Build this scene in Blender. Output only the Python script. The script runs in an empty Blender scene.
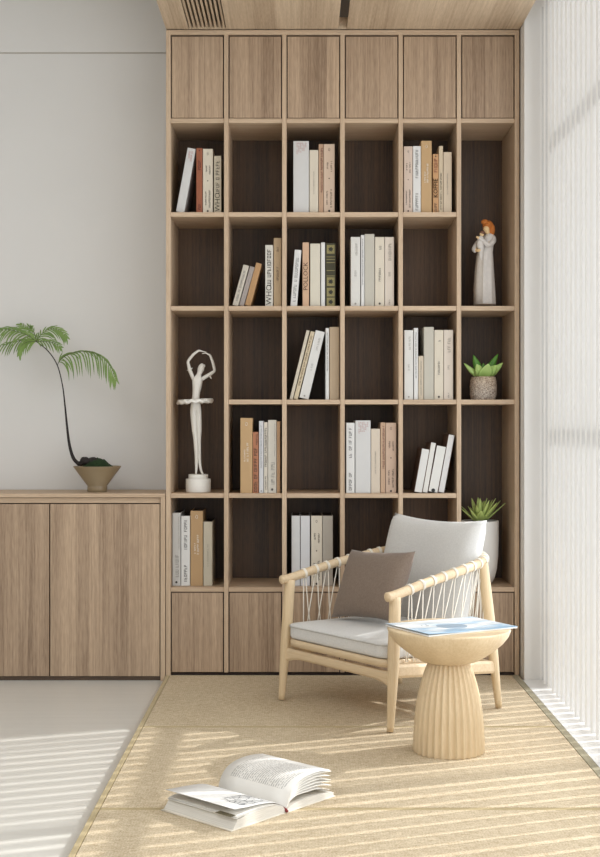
import bpy, bmesh, math, random
from mathutils import Vector, Matrix
PI = math.pi
SC = bpy.context.scene
COL = SC.collection

# ------------------------------------------------------------------ camera, world, sun, exposure
EYE = 1.032
F = 1250.0
cam_d = bpy.data.cameras.new('camera')
cam = bpy.data.objects.new('camera', cam_d)
COL.objects.link(cam)
cam.location = (0, -5.2, EYE)
cam.rotation_euler = (PI / 2, 0, 0)
cam_d.sensor_fit = 'HORIZONTAL'
cam_d.sensor_width = 36
cam_d.lens = F / 600 * 36
cam_d.shift_x = -0.5 / 600
cam_d.shift_y = -1.5 / 600
cam_d.clip_start = 0.05
SC.camera = cam

WORLD_STRENGTH = 0.84
SUN_STRENGTH = 3.9
w = bpy.data.worlds.new('sky')
SC.world = w
w.use_nodes = True
bg = w.node_tree.nodes['Background']
bg.inputs[0].default_value = (0.95, 0.975, 1.0, 1)
bg.inputs[1].default_value = WORLD_STRENGTH

sun_d = bpy.data.lights.new('sun', 'SUN')
sun_d.energy = SUN_STRENGTH
sun_d.angle = math.radians(0.6)
sun_d.color = (1.0, 0.98, 0.96)
sun = bpy.data.objects.new('sun', sun_d)
COL.objects.link(sun)
SUN_DIR = Vector((-1.0, -0.36, -0.70)).normalized()
sun.rotation_euler = SUN_DIR.to_track_quat('-Z', 'Y').to_euler()
sun.location = (4, 1, 4)

# added fill light behind the viewer, brightens the bookcase from the front
ar_d = bpy.data.lights.new('front_fill', 'AREA')
ar_d.shape = 'RECTANGLE'
ar_d.size, ar_d.size_y = 3.2, 2.0
ar_d.energy = 26
ar_d.color = (0.88, 0.945, 1.0)
ar = bpy.data.objects.new('front_fill', ar_d)
COL.objects.link(ar)
ar.location = (-0.4, -6.6, 1.2)
ar.rotation_euler = (Vector((0.05, 1, 0.12))).to_track_quat('-Z', 'Z').to_euler()

# soft daylight entering all along the tall window on the right
wl_d = bpy.data.lights.new('window_daylight', 'AREA')
wl_d.shape = 'RECTANGLE'
wl_d.size, wl_d.size_y = 2.5, 5.6
wl_d.energy = 56
wl_d.color = (0.90, 0.95, 1.0)
wl = bpy.data.objects.new('window_daylight', wl_d)
COL.objects.link(wl)
wl.location = (0.955, -3.05, 1.35)
wl.rotation_euler = (0, PI / 2, 0)

# added unseen fill light, brightens floor, mats and cushions from above
pl_d = bpy.data.lights.new('overhead_fill', 'AREA')
pl_d.shape = 'RECTANGLE'
pl_d.size, pl_d.size_y = 2.0, 4.0
pl_d.energy = 40
pl_d.color = (0.92, 0.96, 1.0)
pl = bpy.data.objects.new('overhead_fill', pl_d)
COL.objects.link(pl)
pl.location = (-1.9, -3.4, 2.97)

SC.view_settings.view_transform = 'Standard'
SC.view_settings.look = 'None'
SC.view_settings.gamma = 1
SC.view_settings.exposure = 0.17
SC.view_settings.use_curve_mapping = False
SC.render.engine = 'CYCLES'
SC.cycles.max_bounces = 14
SC.cycles.diffuse_bounces = 7
SC.cycles.transmission_bounces = 8
SC.cycles.transparent_max_bounces = 24
SC.cycles.use_denoising = True
SC.cycles.sample_clamp_indirect = 6


# ------------------------------------------------------------------ helpers
def s2l(c):
    c = c / 255.0
    return c / 12.92 if c <= 0.04045 else ((c + 0.055) / 1.055) ** 2.4


def rgb(r, g, b):
    return (s2l(r), s2l(g), s2l(b), 1)


def P(px, py, d):
    return Vector(((px - 300.5) / F * d, d - 5.2, EYE - (py - 427) / F * d))


def X0(px):
    return (px - 300.5) / F * 5.2


def Z0(py):
    return EYE - (py - 427) / F * 5.2


def node(nt, t, **kw):
    n = nt.nodes.new(t)
    for k, v in kw.items():
        setattr(n, k, v)
    return n


def newmat(name, rough=0.6):
    m = bpy.data.materials.new(name)
    m.use_nodes = True
    nt = m.node_tree
    b = nt.nodes['Principled BSDF']
    b.inputs['Roughness'].default_value = rough
    return m, nt, b


def math_n(nt, op, a, b=None, clamp=False):
    n = node(nt, 'ShaderNodeMath', operation=op)
    n.use_clamp = clamp
    for i, v in enumerate((a, b)):
        if v is None:
            continue
        if isinstance(v, (int, float)):
            n.inputs[i].default_value = v
        else:
            nt.links.new(v, n.inputs[i])
    return n.outputs[0]


def mixc(nt, fac, a, b, mode='MIX'):
    n = node(nt, 'ShaderNodeMix', data_type='RGBA', blend_type=mode)
    for i, v in ((0, fac), (6, a), (7, b)):
        if isinstance(v, (int, float, tuple)):
            n.inputs[i].default_value = v
        else:
            nt.links.new(v, n.inputs[i])
    return n.outputs[2]


def noise(nt, vec, scale, detail=3, rough=0.5):
    n = node(nt, 'ShaderNodeTexNoise')
    n.inputs['Scale'].default_value = scale
    n.inputs['Detail'].default_value = detail
    n.inputs['Roughness'].default_value = rough
    nt.links.new(vec, n.inputs['Vector'])
    return n.outputs['Fac']


def scaled(nt, vec, s, loc=(0, 0, 0)):
    m = node(nt, 'ShaderNodeMapping')
    m.inputs['Scale'].default_value = s
    m.inputs['Location'].default_value = loc
    nt.links.new(vec, m.inputs['Vector'])
    return m.outputs[0]


def bump(nt, b, h, strength=0.3, dist=0.002):
    n = node(nt, 'ShaderNodeBump')
    n.inputs['Strength'].default_value = strength
    n.inputs['Distance'].default_value = dist
    nt.links.new(h, n.inputs['Height'])
    nt.links.new(n.outputs[0], b.inputs['Normal'])


def wood(name, light, dark, grain='Z', band=0.055, band_amt=1.0, fine=1.0, rough=0.55):
    """straight-grained veneer: strips of slightly different tone plus fine fibres"""
    m, nt, b = newmat(name, rough)
    tc = node(nt, 'ShaderNodeTexCoord').outputs['Object']
    ai = {'X': 0, 'Y': 1, 'Z': 2}[grain]
    s1 = [130, 130, 130]; s1[ai] = 2.2
    s2 = [420, 420, 420]; s2[ai] = 22
    s3 = [9, 9, 9]; s3[ai] = 0.5
    sep = node(nt, 'ShaderNodeSeparateXYZ')
    nt.links.new(tc, sep.inputs[0])
    ax = sep.outputs[0 if ai != 0 else 2]
    ay = sep.outputs[1 if ai != 1 else 2]
    q = math_n(nt, 'FLOOR', math_n(nt, 'MULTIPLY', ax, 1 / band))
    q2 = math_n(nt, 'FLOOR', math_n(nt, 'MULTIPLY', ay, 1 / 0.35))
    wn = node(nt, 'ShaderNodeTexWhiteNoise', noise_dimensions='2D')
    cx = node(nt, 'ShaderNodeCombineXYZ')
    nt.links.new(q, cx.inputs[0]); nt.links.new(q2, cx.inputs[1])
    nt.links.new(cx.outputs[0], wn.inputs['Vector'])
    n1 = noise(nt, scaled(nt, tc, s1), 1, 3)
    n2 = noise(nt, scaled(nt, tc, s2), 1, 2)
    n3 = noise(nt, scaled(nt, tc, s3), 1, 2)
    f = math_n(nt, 'MULTIPLY', math_n(nt, 'SUBTRACT', wn.outputs[0], 0.5), 0.42 * band_amt)
    g = math_n(nt, 'MULTIPLY', math_n(nt, 'SUBTRACT', n1, 0.5), 1.1 * fine)
    h = math_n(nt, 'MULTIPLY', math_n(nt, 'SUBTRACT', n2, 0.5), 0.9 * fine)
    k = math_n(nt, 'MULTIPLY', math_n(nt, 'SUBTRACT', n3, 0.5), 0.7)
    t = math_n(nt, 'ADD', math_n(nt, 'ADD', f, g), math_n(nt, 'ADD', h, math_n(nt, 'ADD', k, 0.5)), clamp=True)
    c = mixc(nt, t, light, dark)
    nt.links.new(c, b.inputs['Base Color'])
    bump(nt, b, h, 0.25, 0.0006)
    return m


def plain(name, c, rough=0.6, var=0.0, scale=30, bmp=0.0, bscale=300, metallic=0.0):
    m, nt, b = newmat(name, rough)
    b.inputs['Metallic'].default_value = metallic
    b.inputs['Base Color'].default_value = c
    if var or bmp:
        tc = node(nt, 'ShaderNodeTexCoord').outputs['Object']
    if var:
        n = noise(nt, tc, scale, 4)
        dk = tuple(max(0, x * (1 - var)) for x in c[:3]) + (1,)
        lt = tuple(min(1, x * (1 + var * 0.6)) for x in c[:3]) + (1,)
        nt.links.new(mixc(nt, n, dk, lt), b.inputs['Base Color'])
    if bmp:
        bump(nt, b, noise(nt, tc, bscale, 2), bmp, 0.002)
    return m


def fabric(name, c, c2, scale=500):
    m, nt, b = newmat(name, 0.95)
    tc = node(nt, 'ShaderNodeTexCoord').outputs['Object']
    a = noise(nt, scaled(nt, tc, (scale, scale * .3, scale)), 1, 2)
    d = noise(nt, scaled(nt, tc, (scale * .3, scale, scale * .3)), 1, 2)
    t = math_n(nt, 'MULTIPLY', math_n(nt, 'ADD', a, d), 0.5)
    t2 = math_n(nt, 'ADD', math_n(nt, 'MULTIPLY', math_n(nt, 'SUBTRACT', t, 0.5), 2.2), 0.5, clamp=True)
    nt.links.new(mixc(nt, t2, c, c2), b.inputs['Base Color'])
    bump(nt, b, t, 0.35, 0.0015)
    b.inputs['Sheen Weight'].default_value = 0.15
    return m


class MB:
    """mesh builder"""
    def __init__(s):
        s.bm = bmesh.new()

    def box(s, a, b, bev=0.0, mi=0):
        x0, y0, z0 = (min(a[i], b[i]) for i in range(3))
        x1, y1, z1 = (max(a[i], b[i]) for i in range(3))
        t = bmesh.new()
        bmesh.ops.create_cube(t, size=1)
        for v in t.verts:
            v.co = Vector(((x0 + x1) / 2 + v.co.x * (x1 - x0), (y0 + y1) / 2 + v.co.y * (y1 - y0), (z0 + z1) / 2 + v.co.z * (z1 - z0)))
        if bev:
            bmesh.ops.bevel(t, geom=t.edges[:], offset=bev, segments=2, affect='EDGES', profile=0.5)
        s.add(t, mi)
        return s

    def add(s, t, mi=0):
        m = {}
        for v in t.verts:
            m[v] = s.bm.verts.new(v.co)
        for f in t.faces:
            try:
                nf = s.bm.faces.new([m[v] for v in f.verts])
                nf.material_index = mi
                nf.smooth = f.smooth
            except ValueError:
                pass
        t.free()
        return s

    def quad(s, pts, mi=0, smooth=False):
        f = s.bm.faces.new([s.bm.verts.new(p) for p in pts])
        f.material_index = mi
        f.smooth = smooth
        return s

    def rings(s, rings, cap=True, closed=True, smooth=True, mi=0, loop=False):
        vs = [[s.bm.verts.new(p) for p in r] for r in rings]
        n = len(vs[0])
        pairs = list(zip(vs, vs[1:])) + ([(vs[-1], vs[0])] if loop else [])
        for a, b in pairs:
            for i in range(n if closed else n - 1):
                j = (i + 1) % n
                try:
                    f = s.bm.faces.new((a[i], a[j], b[j], b[i]))
                    f.smooth = smooth; f.material_index = mi
                except ValueError:
                    pass
        if cap and not loop:
            for r, fl in ((vs[0], True), (vs[-1], False)):
                try:
                    f = s.bm.faces.new(r[::-1] if fl else r)
                    f.material_index = mi
                except ValueError:
                    pass
        return s

    def tube(s, pts, rad, n=10, mi=0, loop=False, flat=1.0):
        pts = [Vector(p) for p in pts]
        N = len(pts)
        rads = rad if isinstance(rad, (list, tuple)) else [rad] * N
        rings = []
        prev = None
        for i, p in enumerate(pts):
            if loop:
                t = (pts[(i + 1) % N] - pts[i - 1]).normalized()
            else:
                t = (pts[min(i + 1, N - 1)] - pts[max(i - 1, 0)]).normalized()
            if prev is None:
                up = Vector((0, 0, 1)) if abs(t.z) < 0.9 else Vector((1, 0, 0))
                a = t.cross(up).normalized()
            else:
                a = (prev - t * prev.dot(t)).normalized()
            prev = a
            b = t.cross(a)
            rings.append([p + (a * math.cos(2 * PI * k / n) + b * math.sin(2 * PI * k / n) * flat) * rads[i] for k in range(n)])
        return s.rings(rings, mi=mi, loop=loop)

    def lathe(s, prof, c=(0, 0, 0), n=48, fn=None, mi=0, cap=True):
        rings = []
        for r, z in prof:
            ring = []
            for k in range(n):
                a = 2 * PI * k / n
                rr = r * (fn(a, z) if fn else 1)
                ring.append((c[0] + rr * math.cos(a), c[1] + rr * math.sin(a), c[2] + z))
            rings.append(ring)
        return s.rings(rings, mi=mi, cap=cap)

    def blob(s, c, r, mi=0, seg=16, m=None):
        t = bmesh.new()
        bmesh.ops.create_uvsphere(t, u_segments=seg, v_segments=seg // 2 + 2, radius=1)
        for v in t.verts:
            q = Vector((v.co.x * r[0], v.co.y * r[1], v.co.z * r[2]))
            if m:
                q = m @ q
            v.co = q + Vector(c)
        for f in t.faces:
            f.smooth = True
        s.add(t, mi)
        return s

    def build(s, name, mats, parent=None, smooth_angle=None):
        me = bpy.data.meshes.new(name)
        bmesh.ops.recalc_face_normals(s.bm, faces=s.bm.faces)
        s.bm.to_mesh(me)
        s.bm.free()
        for m in (mats if isinstance(mats, (list, tuple)) else [mats]):
            me.materials.append(m)
        o = bpy.data.objects.new(name, me)
        COL.objects.link(o)
        if parent:
            o.parent = parent
        return o


def tag(o, label=None, cat=None, group=None, kind=None):
    if label: o['label'] = label
    if cat: o['category'] = cat
    if group: o['group'] = group
    if kind: o['kind'] = kind
    return o


def thing(name, label, cat, loc=(0, 0, 0), rotz=0, group=None):
    o = bpy.data.objects.new(name, None)
    o.empty_display_size = 0.05
    COL.objects.link(o)
    o.location = loc
    o.rotation_euler = (0, 0, rotz)
    return tag(o, label, cat, group)


def struct(name, mb, m):
    return tag(mb.build(name, m), kind='structure')


def smoothpath(pts, k=6):
    """Catmull-Rom"""
    pts = [Vector(p) for p in pts]
    out = []
    n = len(pts)
    for i in range(n - 1):
        p0 = pts[max(i - 1, 0)]; p1 = pts[i]; p2 = pts[i + 1]; p3 = pts[min(i + 2, n - 1)]
        for j in range(k):
            t = j / k
            out.append(0.5 * ((2 * p1) + (p2 - p0) * t + (2 * p0 - 5 * p1 + 4 * p2 - p3) * t * t + (3 * p1 - p0 - 3 * p2 + p3) * t ** 3))
    out.append(pts[-1])
    return out


# ------------------------------------------------------------------ materials
OAK_L, OAK_D = rgb(188, 163, 136), rgb(122, 99, 78)
oak_z = wood('oak_veneer_vertical', OAK_L, OAK_D, 'Z')
oak_y = wood('oak_veneer_ceiling', rgb(204, 183, 156), rgb(154, 131, 106), 'Y', band=0.095)
oak_x = wood('oak_edge_horizontal', rgb(202, 179, 152), rgb(160, 135, 110), 'X', band=0.5, band_amt=0.2)
oak_e = wood('oak_edge_vertical', rgb(202, 179, 152), rgb(160, 135, 110), 'Z', band=0.5, band_amt=0.2)
oak_back = wood('oak_back_painted_shade', rgb(100, 74, 50), rgb(48, 33, 21), 'Z', band=0.07)  # shade of the deep compartments put into the oak colour
shadow_gap = plain('dark_brown_reveal', rgb(52, 38, 30), 0.8)
ash_z = wood('pale_ash_vertical', rgb(224, 204, 170), rgb(192, 166, 128), 'Z', band=0.05, band_amt=0.35, fine=0.7, rough=0.5)
ash_x = wood('pale_ash_horizontal', rgb(224, 204, 172), rgb(192, 166, 130), 'X', band=0.3, band_amt=0.2, fine=0.7, rough=0.5)
wall_m = plain('warm_grey_plaster', rgb(207, 205, 202), 0.9, var=0.03, scale=3, bmp=0.05, bscale=200)
white_m = plain('white_paint', rgb(232, 231, 229), 0.7)
ceil_m = plain('ceiling_paint', rgb(232, 230, 226), 0.9)
black_m = plain('black_metal', rgb(14, 13, 12), 0.4)
sill_m = plain('white_sill', rgb(235, 235, 234), 0.5)


def make_tatami():
    m, nt, b = newmat('woven_tatami', 0.85)
    tc = node(nt, 'ShaderNodeTexCoord').outputs['Object']
    a = noise(nt, scaled(nt, tc, (230, 420, 150)), 1, 2, 0.7)
    d = noise(nt, scaled(nt, tc, (60, 110, 60)), 1, 2)
    e = noise(nt, tc, 2.5, 2)
    wv = node(nt, 'ShaderNodeTexWave', wave_type='BANDS', bands_direction='X')
    wv.inputs['Scale'].default_value = 38
    wv.inputs['Distortion'].default_value = 1.2
    wv.inputs['Detail'].default_value = 1
    nt.links.new(tc, wv.inputs['Vector'])
    t = math_n(nt, 'ADD', math_n(nt, 'MULTIPLY', math_n(nt, 'SUBTRACT', a, 0.5), 2.4), math_n(nt, 'MULTIPLY', math_n(nt, 'SUBTRACT', d, 0.5), 0.9))
    t = math_n(nt, 'ADD', t, math_n(nt, 'MULTIPLY', math_n(nt, 'SUBTRACT', wv.outputs['Fac'], 0.5), 0.08))
    t = math_n(nt, 'ADD', t, math_n(nt, 'MULTIPLY', math_n(nt, 'SUBTRACT', e, 0.5), 0.3))
    t = math_n(nt, 'ADD', t, 0.5, clamp=True)
    nt.links.new(mixc(nt, t, rgb(156, 136, 104), rgb(216, 201, 174)), b.inputs['Base Color'])
    bump(nt, b, a, 0.5, 0.002)
    return m


tatami_m = make_tatami()
edging_m = fabric('tatami_edging_cloth', rgb(156, 138, 98), rgb(178, 160, 120), 400)
trim_m = fabric('olive_grey_edge_strip', rgb(138, 130, 104), rgb(158, 150, 124), 300)


def make_floor():
    m, nt, b = newmat('pale_grey_polished_floor', 0.28)
    tc = node(nt, 'ShaderNodeTexCoord').outputs['Object']
    a = noise(nt, scaled(nt, tc, (1.2, 22, 5)), 1, 4, 0.6)
    d = noise(nt, scaled(nt, tc, (5, 120, 5)), 1, 3)
    t = math_n(nt, 'ADD', math_n(nt, 'MULTIPLY', a, 0.6), math_n(nt, 'MULTIPLY', d, 0.4), clamp=True)
    nt.links.new(mixc(nt, t, rgb(216, 214, 207), rgb(194, 191, 184)), b.inputs['Base Color'])
    return m


floor_m = make_floor()


def make_sheer():
    m = bpy.data.materials.new('sheer_blind_fabric')
    m.use_nodes = True
    nt = m.node_tree
    nt.nodes.clear()
    out = node(nt, 'ShaderNodeOutputMaterial')
    df = node(nt, 'ShaderNodeBsdfDiffuse'); df.inputs[0].default_value = (0.80, 0.80, 0.80, 1)
    tr = node(nt, 'ShaderNodeBsdfTranslucent'); tr.inputs[0].default_value = (0.80, 0.80, 0.80, 1)
    tp = node(nt, 'ShaderNodeBsdfTransparent')
    m1 = node(nt, 'ShaderNodeMixShader'); m1.inputs[0].default_value = 0.42
    m2 = node(nt, 'ShaderNodeMixShader'); m2.inputs[0].default_value = 0.28
    nt.links.new(df.outputs[0], m1.inputs[1]); nt.links.new(tr.outputs[0], m1.inputs[2])
    nt.links.new(m1.outputs[0], m2.inputs[1]); nt.links.new(tp.outputs[0], m2.inputs[2])
    nt.links.new(m2.outputs[0], out.inputs[0])
    return m


sheer_m = make_sheer()


def make_glass():
    m = bpy.data.materials.new('window_glass')
    m.use_nodes = True
    nt = m.node_tree
    nt.nodes.clear()
    out = node(nt, 'ShaderNodeOutputMaterial')
    tp = node(nt, 'ShaderNodeBsdfTransparent'); tp.inputs[0].default_value = (0.97, 0.98, 0.98, 1)
    gl = node(nt, 'ShaderNodeBsdfGlossy'); gl.inputs['Roughness'].default_value = 0.02
    fr = node(nt, 'ShaderNodeFresnel'); fr.inputs[0].default_value = 1.3
    mx = node(nt, 'ShaderNodeMixShader')
    nt.links.new(fr.outputs[0], mx.inputs[0]); nt.links.new(tp.outputs[0], mx.inputs[1]); nt.links.new(gl.outputs[0], mx.inputs[2])
    nt.links.new(mx.outputs[0], out.inputs[0])
    return m


glass_m = make_glass()

# ------------------------------------------------------------------ room shell
FZ = -0.025                       # level of the pale floor; the mats lie on it
YB = 0.335                        # back wall plane
YF = -7.2                         # wall behind the camera
XL = -3.4
CZ = 2.688                        # underside of the wooden ceiling
PX = (X0(166), X0(519.3))         # outer sides of the bookcase
struct('floor', MB().box((XL, YF, FZ - 0.1), (1.45, YB, FZ)), floor_m)
mb = MB()
mb.box((XL, YB, FZ), (1.3, YB + 0.12, 2.684))
mb.box((XL, YB, 2.692), (1.3, YB + 0.12, 3.1))
mb.box((XL, YB + 0.003, 2.684), (1.3, YB + 0.12, 2.692), mi=1)
struct('wall_back', mb, [wall_m, plain('plaster_groove', rgb(176, 170, 162), 0.9)])
struct('wall_left', MB().box((XL - 0.12, YF, FZ), (XL, YB + 0.12, 3.1)), wall_m)
struct('wall_rear', MB().box((XL, YF - 0.12, FZ), (1.45, YF, 3.1)), wall_m)
# return of the right wall beside the bookcase, and the solid wall further forward
struct('wall_right', MB().box((X0(519.3) + 0.006, -0.085, FZ), (1.27, YB, 2.98)), white_m)
struct('wall_right_front', MB().box((1.0, YF, FZ), (1.45, -6.2, 2.86)), white_m)

# wooden ceiling with a black track slot and a grille opening
VX0, VX1, VY0, VY1 = X0(188.6), X0(226.2), -0.65, -0.006
SX0, SX1 = 0.157, 0.193
mb = MB()
cx0, cx1 = PX[0], 0.913
mb.box((cx0, VY1, CZ), (cx1, YB, CZ + 0.05))
mb.box((cx0, VY0, CZ), (VX0, VY1, CZ + 0.05))
mb.box((VX1, VY0, CZ), (SX0, VY1, CZ + 0.05))
mb.box((cx0, YF, CZ), (SX0, VY0, CZ + 0.05))
mb.box((SX1, YF, CZ), (cx1, VY1, CZ + 0.05))
mb.box((SX0, YF, CZ + 0.045), (SX1, VY1, CZ + 0.07))
mb.box((cx0, YF, CZ + 0.05), (cx0 + 0.02, YB, 3.05))
mb.box((cx1 - 0.02, YF, CZ + 0.05), (cx1, YB, 2.98))
struct('ceiling', mb, oak_y)
struct('ceiling_upper', MB().box((XL, YF, 3.0), (0.95, YB, 3.1)), ceil_m)
struct('ceiling_blind_pocket', MB().box((0.913, YF, 2.98), (1.27, YB, 3.06)), white_m)
MBt = MB().box((SX0 + 0.001, -6.9, CZ + 0.004), (SX1 - 0.001, -0.135, CZ + 0.044))
tag(MBt.build('lighting_track', black_m), 'black recessed lighting track slot running through the wooden ceiling', 'light track')

vent = thing('ceiling_vent', 'linear wooden air grille set in the wooden ceiling above the bookcase', 'vent', ((VX0 + VX1) / 2, (VY0 + VY1) / 2, CZ))
def vloc(a): return (a[0] - (VX0 + VX1) / 2, a[1] - (VY0 + VY1) / 2, a[2] - CZ)
MB().box(vloc((VX0, VY0, CZ + 0.03)), vloc((VX1, VY1, CZ + 0.07))).build('backing', black_m, vent)
nv = 9
pitch = (VX1 - VX0) / nv
for i in range(nv):
    a = VX0 + pitch * (i + 0.5) - pitch * 0.24
    MB().box(vloc((a, VY0 + 0.001, CZ + 0.002)), vloc((a + pitch * 0.48, VY1 - 0.001, CZ + 0.028))).build('slat', oak_y, vent)

# mats on the floor
MX0, MX1 = PX[0], 0.879
seams = [0.0, -0.893, -1.819, -2.745]
for i in range(3):
    y1, y0 = seams[i] - 0.0012, seams[i + 1] + 0.0012
    lab = ['woven straw tatami mat lying against the foot of the bookcase', 'woven straw tatami mat under the fluted side table, in the middle', 'woven straw tatami mat in the foreground, nearest the viewer'][i]
    t = thing('tatami_mat', lab, 'mat', ((MX0 + MX1) / 2, (y0 + y1) / 2, FZ), 0, 'tatami mats')
    cx, cy = (MX0 + MX1) / 2, (y0 + y1) / 2
    e = 0.018
    es = 0.011
    MB().box((MX0 + e - cx, y0 + es - cy, 0), (MX1 - cx, y1 - (es if i else 0) - cy, -FZ), bev=0.0015).build('woven_surface', tatami_m, t)
    MB().box((MX0 - cx, y0 - cy, 0), (MX0 + e - 0.0015 - cx, y1 - cy, -FZ), bev=0.0015).build('edging', edging_m, t)
    MB().box((MX0 + e - cx, y0 - cy, 0), (MX1 - cx, y0 + es - 0.001 - cy, -FZ - 0.0005), bev=0.0012).build('edging', edging_m, t)
    if i:
        MB().box((MX0 + e - cx, y1 - es + 0.001 - cy, 0), (MX1 - cx, y1 - cy, -FZ - 0.0005), bev=0.0012).build('edging', edging_m, t)
struct('trim_1', MB().box((MX1 + 0.001, -6.2, FZ), (0.906, -0.001, 0.001), bev=0.002), trim_m)
struct('trim_2', MB().box((0.908, -6.2, FZ), (1.40, -0.09, -0.001)), sill_m)

# window behind the blinds
WX = 1.22
wm = MB()
fr = tag(bpy.data.objects.new('window_1', None), kind='structure')
COL.objects.link(fr)
fr.location = (WX, -3.1, 0)
ys = [-0.10, -1.25, -2.40, -3.55, -4.70, -6.15]
for y in ys:
    wm.box((0, y + 3.1 - 0.03, 0), (0.05, y + 3.1 + 0.03, 2.98))
for z in (0.0, 1.16, 2.31, 2.95):
    wm.box((0.002, ys[-1] + 3.1, z), (0.048, ys[0] + 3.1, z + 0.032))
wm.build('window_frame', white_m, fr)
for a, b in zip(ys, ys[1:]):
    for z0, z1 in ((0.032, 1.16), (1.192, 2.31), (2.342, 2.95)):
        MB().quad([(0.025, a + 3.07, z0), (0.025, b + 3.13, z0), (0.025, b + 3.13, z1), (0.025, a + 3.07, z1)]).build('pane', glass_m, fr)

# vertical blinds
SLOPE = -0.29
bl = thing('vertical_blind', 'white sheer vertical blind with open slats covering the tall window', 'blind', (0.97, -3.1, 0.0))
MB().box((0.035, -3.0, 2.755), (0.075, 2.985, 2.795), bev=0.002).build('headrail', white_m, bl)
ns = 74
rb = random.Random(2)
hem_m = plain('blind_hem', rgb(238, 238, 236), 0.8)
for i in range(ns):
    y = -0.135 + 3.1 - i * 0.08
    if y < -2.95: break
    m = MB()
    turn = SLOPE + rb.uniform(-0.09, 0.09)
    W = 0.089
    rows = []
    for z in (0.006, 1.38, 2.735):
        r = []
        for k in range(9):
            u = k / 8
            off = 0.006 * math.sin(PI * u)
            r.append((W * u, y + turn * W * u + off, z))
        rows.append(r)
    m.rings(rows, cap=False, closed=False)
    sl = m.build('slat', sheer_m, bl)
    m = MB()
    m.rings([[(0.007 * k / 2, y + turn * 0.007 * k / 2 - 0.0006, z) for k in range(3)] for z in (0.006, 2.735)], cap=False, closed=False)
    m.build('hem', hem_m, sl)
    if i < 14:
        MB().box((0.042, y - 0.03, 2.735), (0.048, y - 0.018, 2.757)).build('carrier_clip', white_m, bl)

# ------------------------------------------------------------------ bookcase
VX = [(166, 170.6), (224, 228.4), (282.1, 286.5), (340.3, 344.7), (398.5, 402.9), (456.8, 461.2), (514.7, 519.3)]
TOPS = [118.2, 212.0, 305.9, 399.6, 493.4, 587.3]
TH = 4.6 / F * 5.2
DB = 0.33
bc = thing('bookcase', 'tall built-in oak bookcase with open compartments and cupboard doors', 'bookcase', (0, 0, FZ))
def L(p): return (p[0], p[1], p[2] - FZ)
ztop = Z0(30)
for i, (a, b) in enumerate(VX):
    nm = 'side_panel' if i in (0, 6) else 'divider'
    lo = FZ if i in (0, 6) else Z0(672.5)
    hi = ztop if i in (0, 6) else Z0(34.6)
    MB().box(L((X0(a), 0, lo)), L((X0(b), DB, hi)), bev=0.0012).build(nm, oak_e, bc)
MB().box(L((X0(170.6), 0, Z0(34.6))), L((X0(514.7), DB, ztop)), bev=0.001).build('top_panel', oak_x, bc)
MB().box(L((X0(170.6), 0.012, FZ)), L((X0(514.7), DB, Z0(673.4)))).build('bottom_panel', shadow_gap, bc)
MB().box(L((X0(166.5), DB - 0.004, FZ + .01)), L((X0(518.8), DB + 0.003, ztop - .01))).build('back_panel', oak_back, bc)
missing = {(0, 3), (5, 1), (5, 4)}
for c in range(6):
    xa, xb = X0(VX[c][1]) + 0.0004, X0(VX[c + 1][0]) - 0.0004
    for r in range(6):
        if (c, r) in missing: continue
        zt = Z0(TOPS[r])
        MB().box(L((xa, 0.003, zt - TH)), L((xb, DB - 0.005, zt)), bev=0.001).build('shelf', oak_x, bc)
    g = 0.0042
    MB().box(L((xa + g, 0.002, Z0(117.6))), L((xb - g, 0.02, Z0(36.4))), bev=0.001).build('door', oak_z, bc)
    MB().box(L((xa + g, 0.002, Z0(672.2))), L((xb - g, 0.02, Z0(592.9))), bev=0.001).build('door', oak_z, bc)
    # dark cupboard carcass seen through the gaps round the doors
    MB().box(L((xa, 0.024, Z0(117.9))), L((xb, 0.03, Z0(34.8)))).build('cupboard_lining', shadow_gap, bc)
    MB().box(L((xa, 0.024, Z0(672.5))), L((xb, 0.03, Z0(592.2)))).build('cupboard_lining', shadow_gap, bc)

# ------------------------------------------------------------------ low cabinet on the left
SBX1 = PX[0] - 0.003
SBX0 = -2.96
sb = thing('low_cabinet', 'long low oak cabinet with flush doors standing left of the bookcase', 'cabinet', (0, 0, FZ))
zt = Z0(493.6)
MB().box(L((SBX0, 0.0, zt - 0.016)), L((SBX1, DB, zt)), bev=0.0015).build('top_panel', oak_x, sb)
pw = 0.020
MB().box(L((SBX1 - pw, 0.0, FZ)), L((SBX1, DB, zt - 0.0165)), bev=0.0012).build('side_panel', oak_e, sb)
MB().box(L((SBX0, 0.0, FZ)), L((SBX0 + pw, DB, zt - 0.0165)), bev=0.0012).build('side_panel', oak_e, sb)
MB().box(L((SBX0 + pw, 0.012, Z0(503.2))), L((SBX1 - pw - 0.002, 0.03, Z0(497.8))), bev=0.001).build('rail', oak_x, sb)
MB().box(L((SBX0 + pw, 0.034, FZ + 0.003)), L((SBX1 - pw, DB, zt - 0.0165))).build('carcass', shadow_gap, sb)
MB().box(L((SBX0 + pw, 0.016, FZ)), L((SBX1 - pw, 0.033, -0.008))).build('plinth', wood('dark_plinth', rgb(96, 76, 58), rgb(70, 54, 40), 'X'), sb)
xe = SBX1 - pw - 0.004
dw = xe - (-1.044) - 0.002
while xe > SBX0 + 0.3:
    MB().box(L((xe - dw, 0.004, -0.0055)), L((xe, 0.024, Z0(504.2))), bev=0.001).build('door', oak_z, sb)
    xe -= dw + 0.005

# ------------------------------------------------------------------ books
random.seed(7)
page_m = plain('book_pages', rgb(205, 196, 180), 0.9, var=0.12, scale=200)
cmats = {}
def cmat(c):
    if c not in cmats:
        cmats[c] = plain('book_cover_%d_%d_%d' % c, rgb(*[v * 0.93 for v in c]), 0.6, var=0.05, scale=25)
    return cmats[c]


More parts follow.
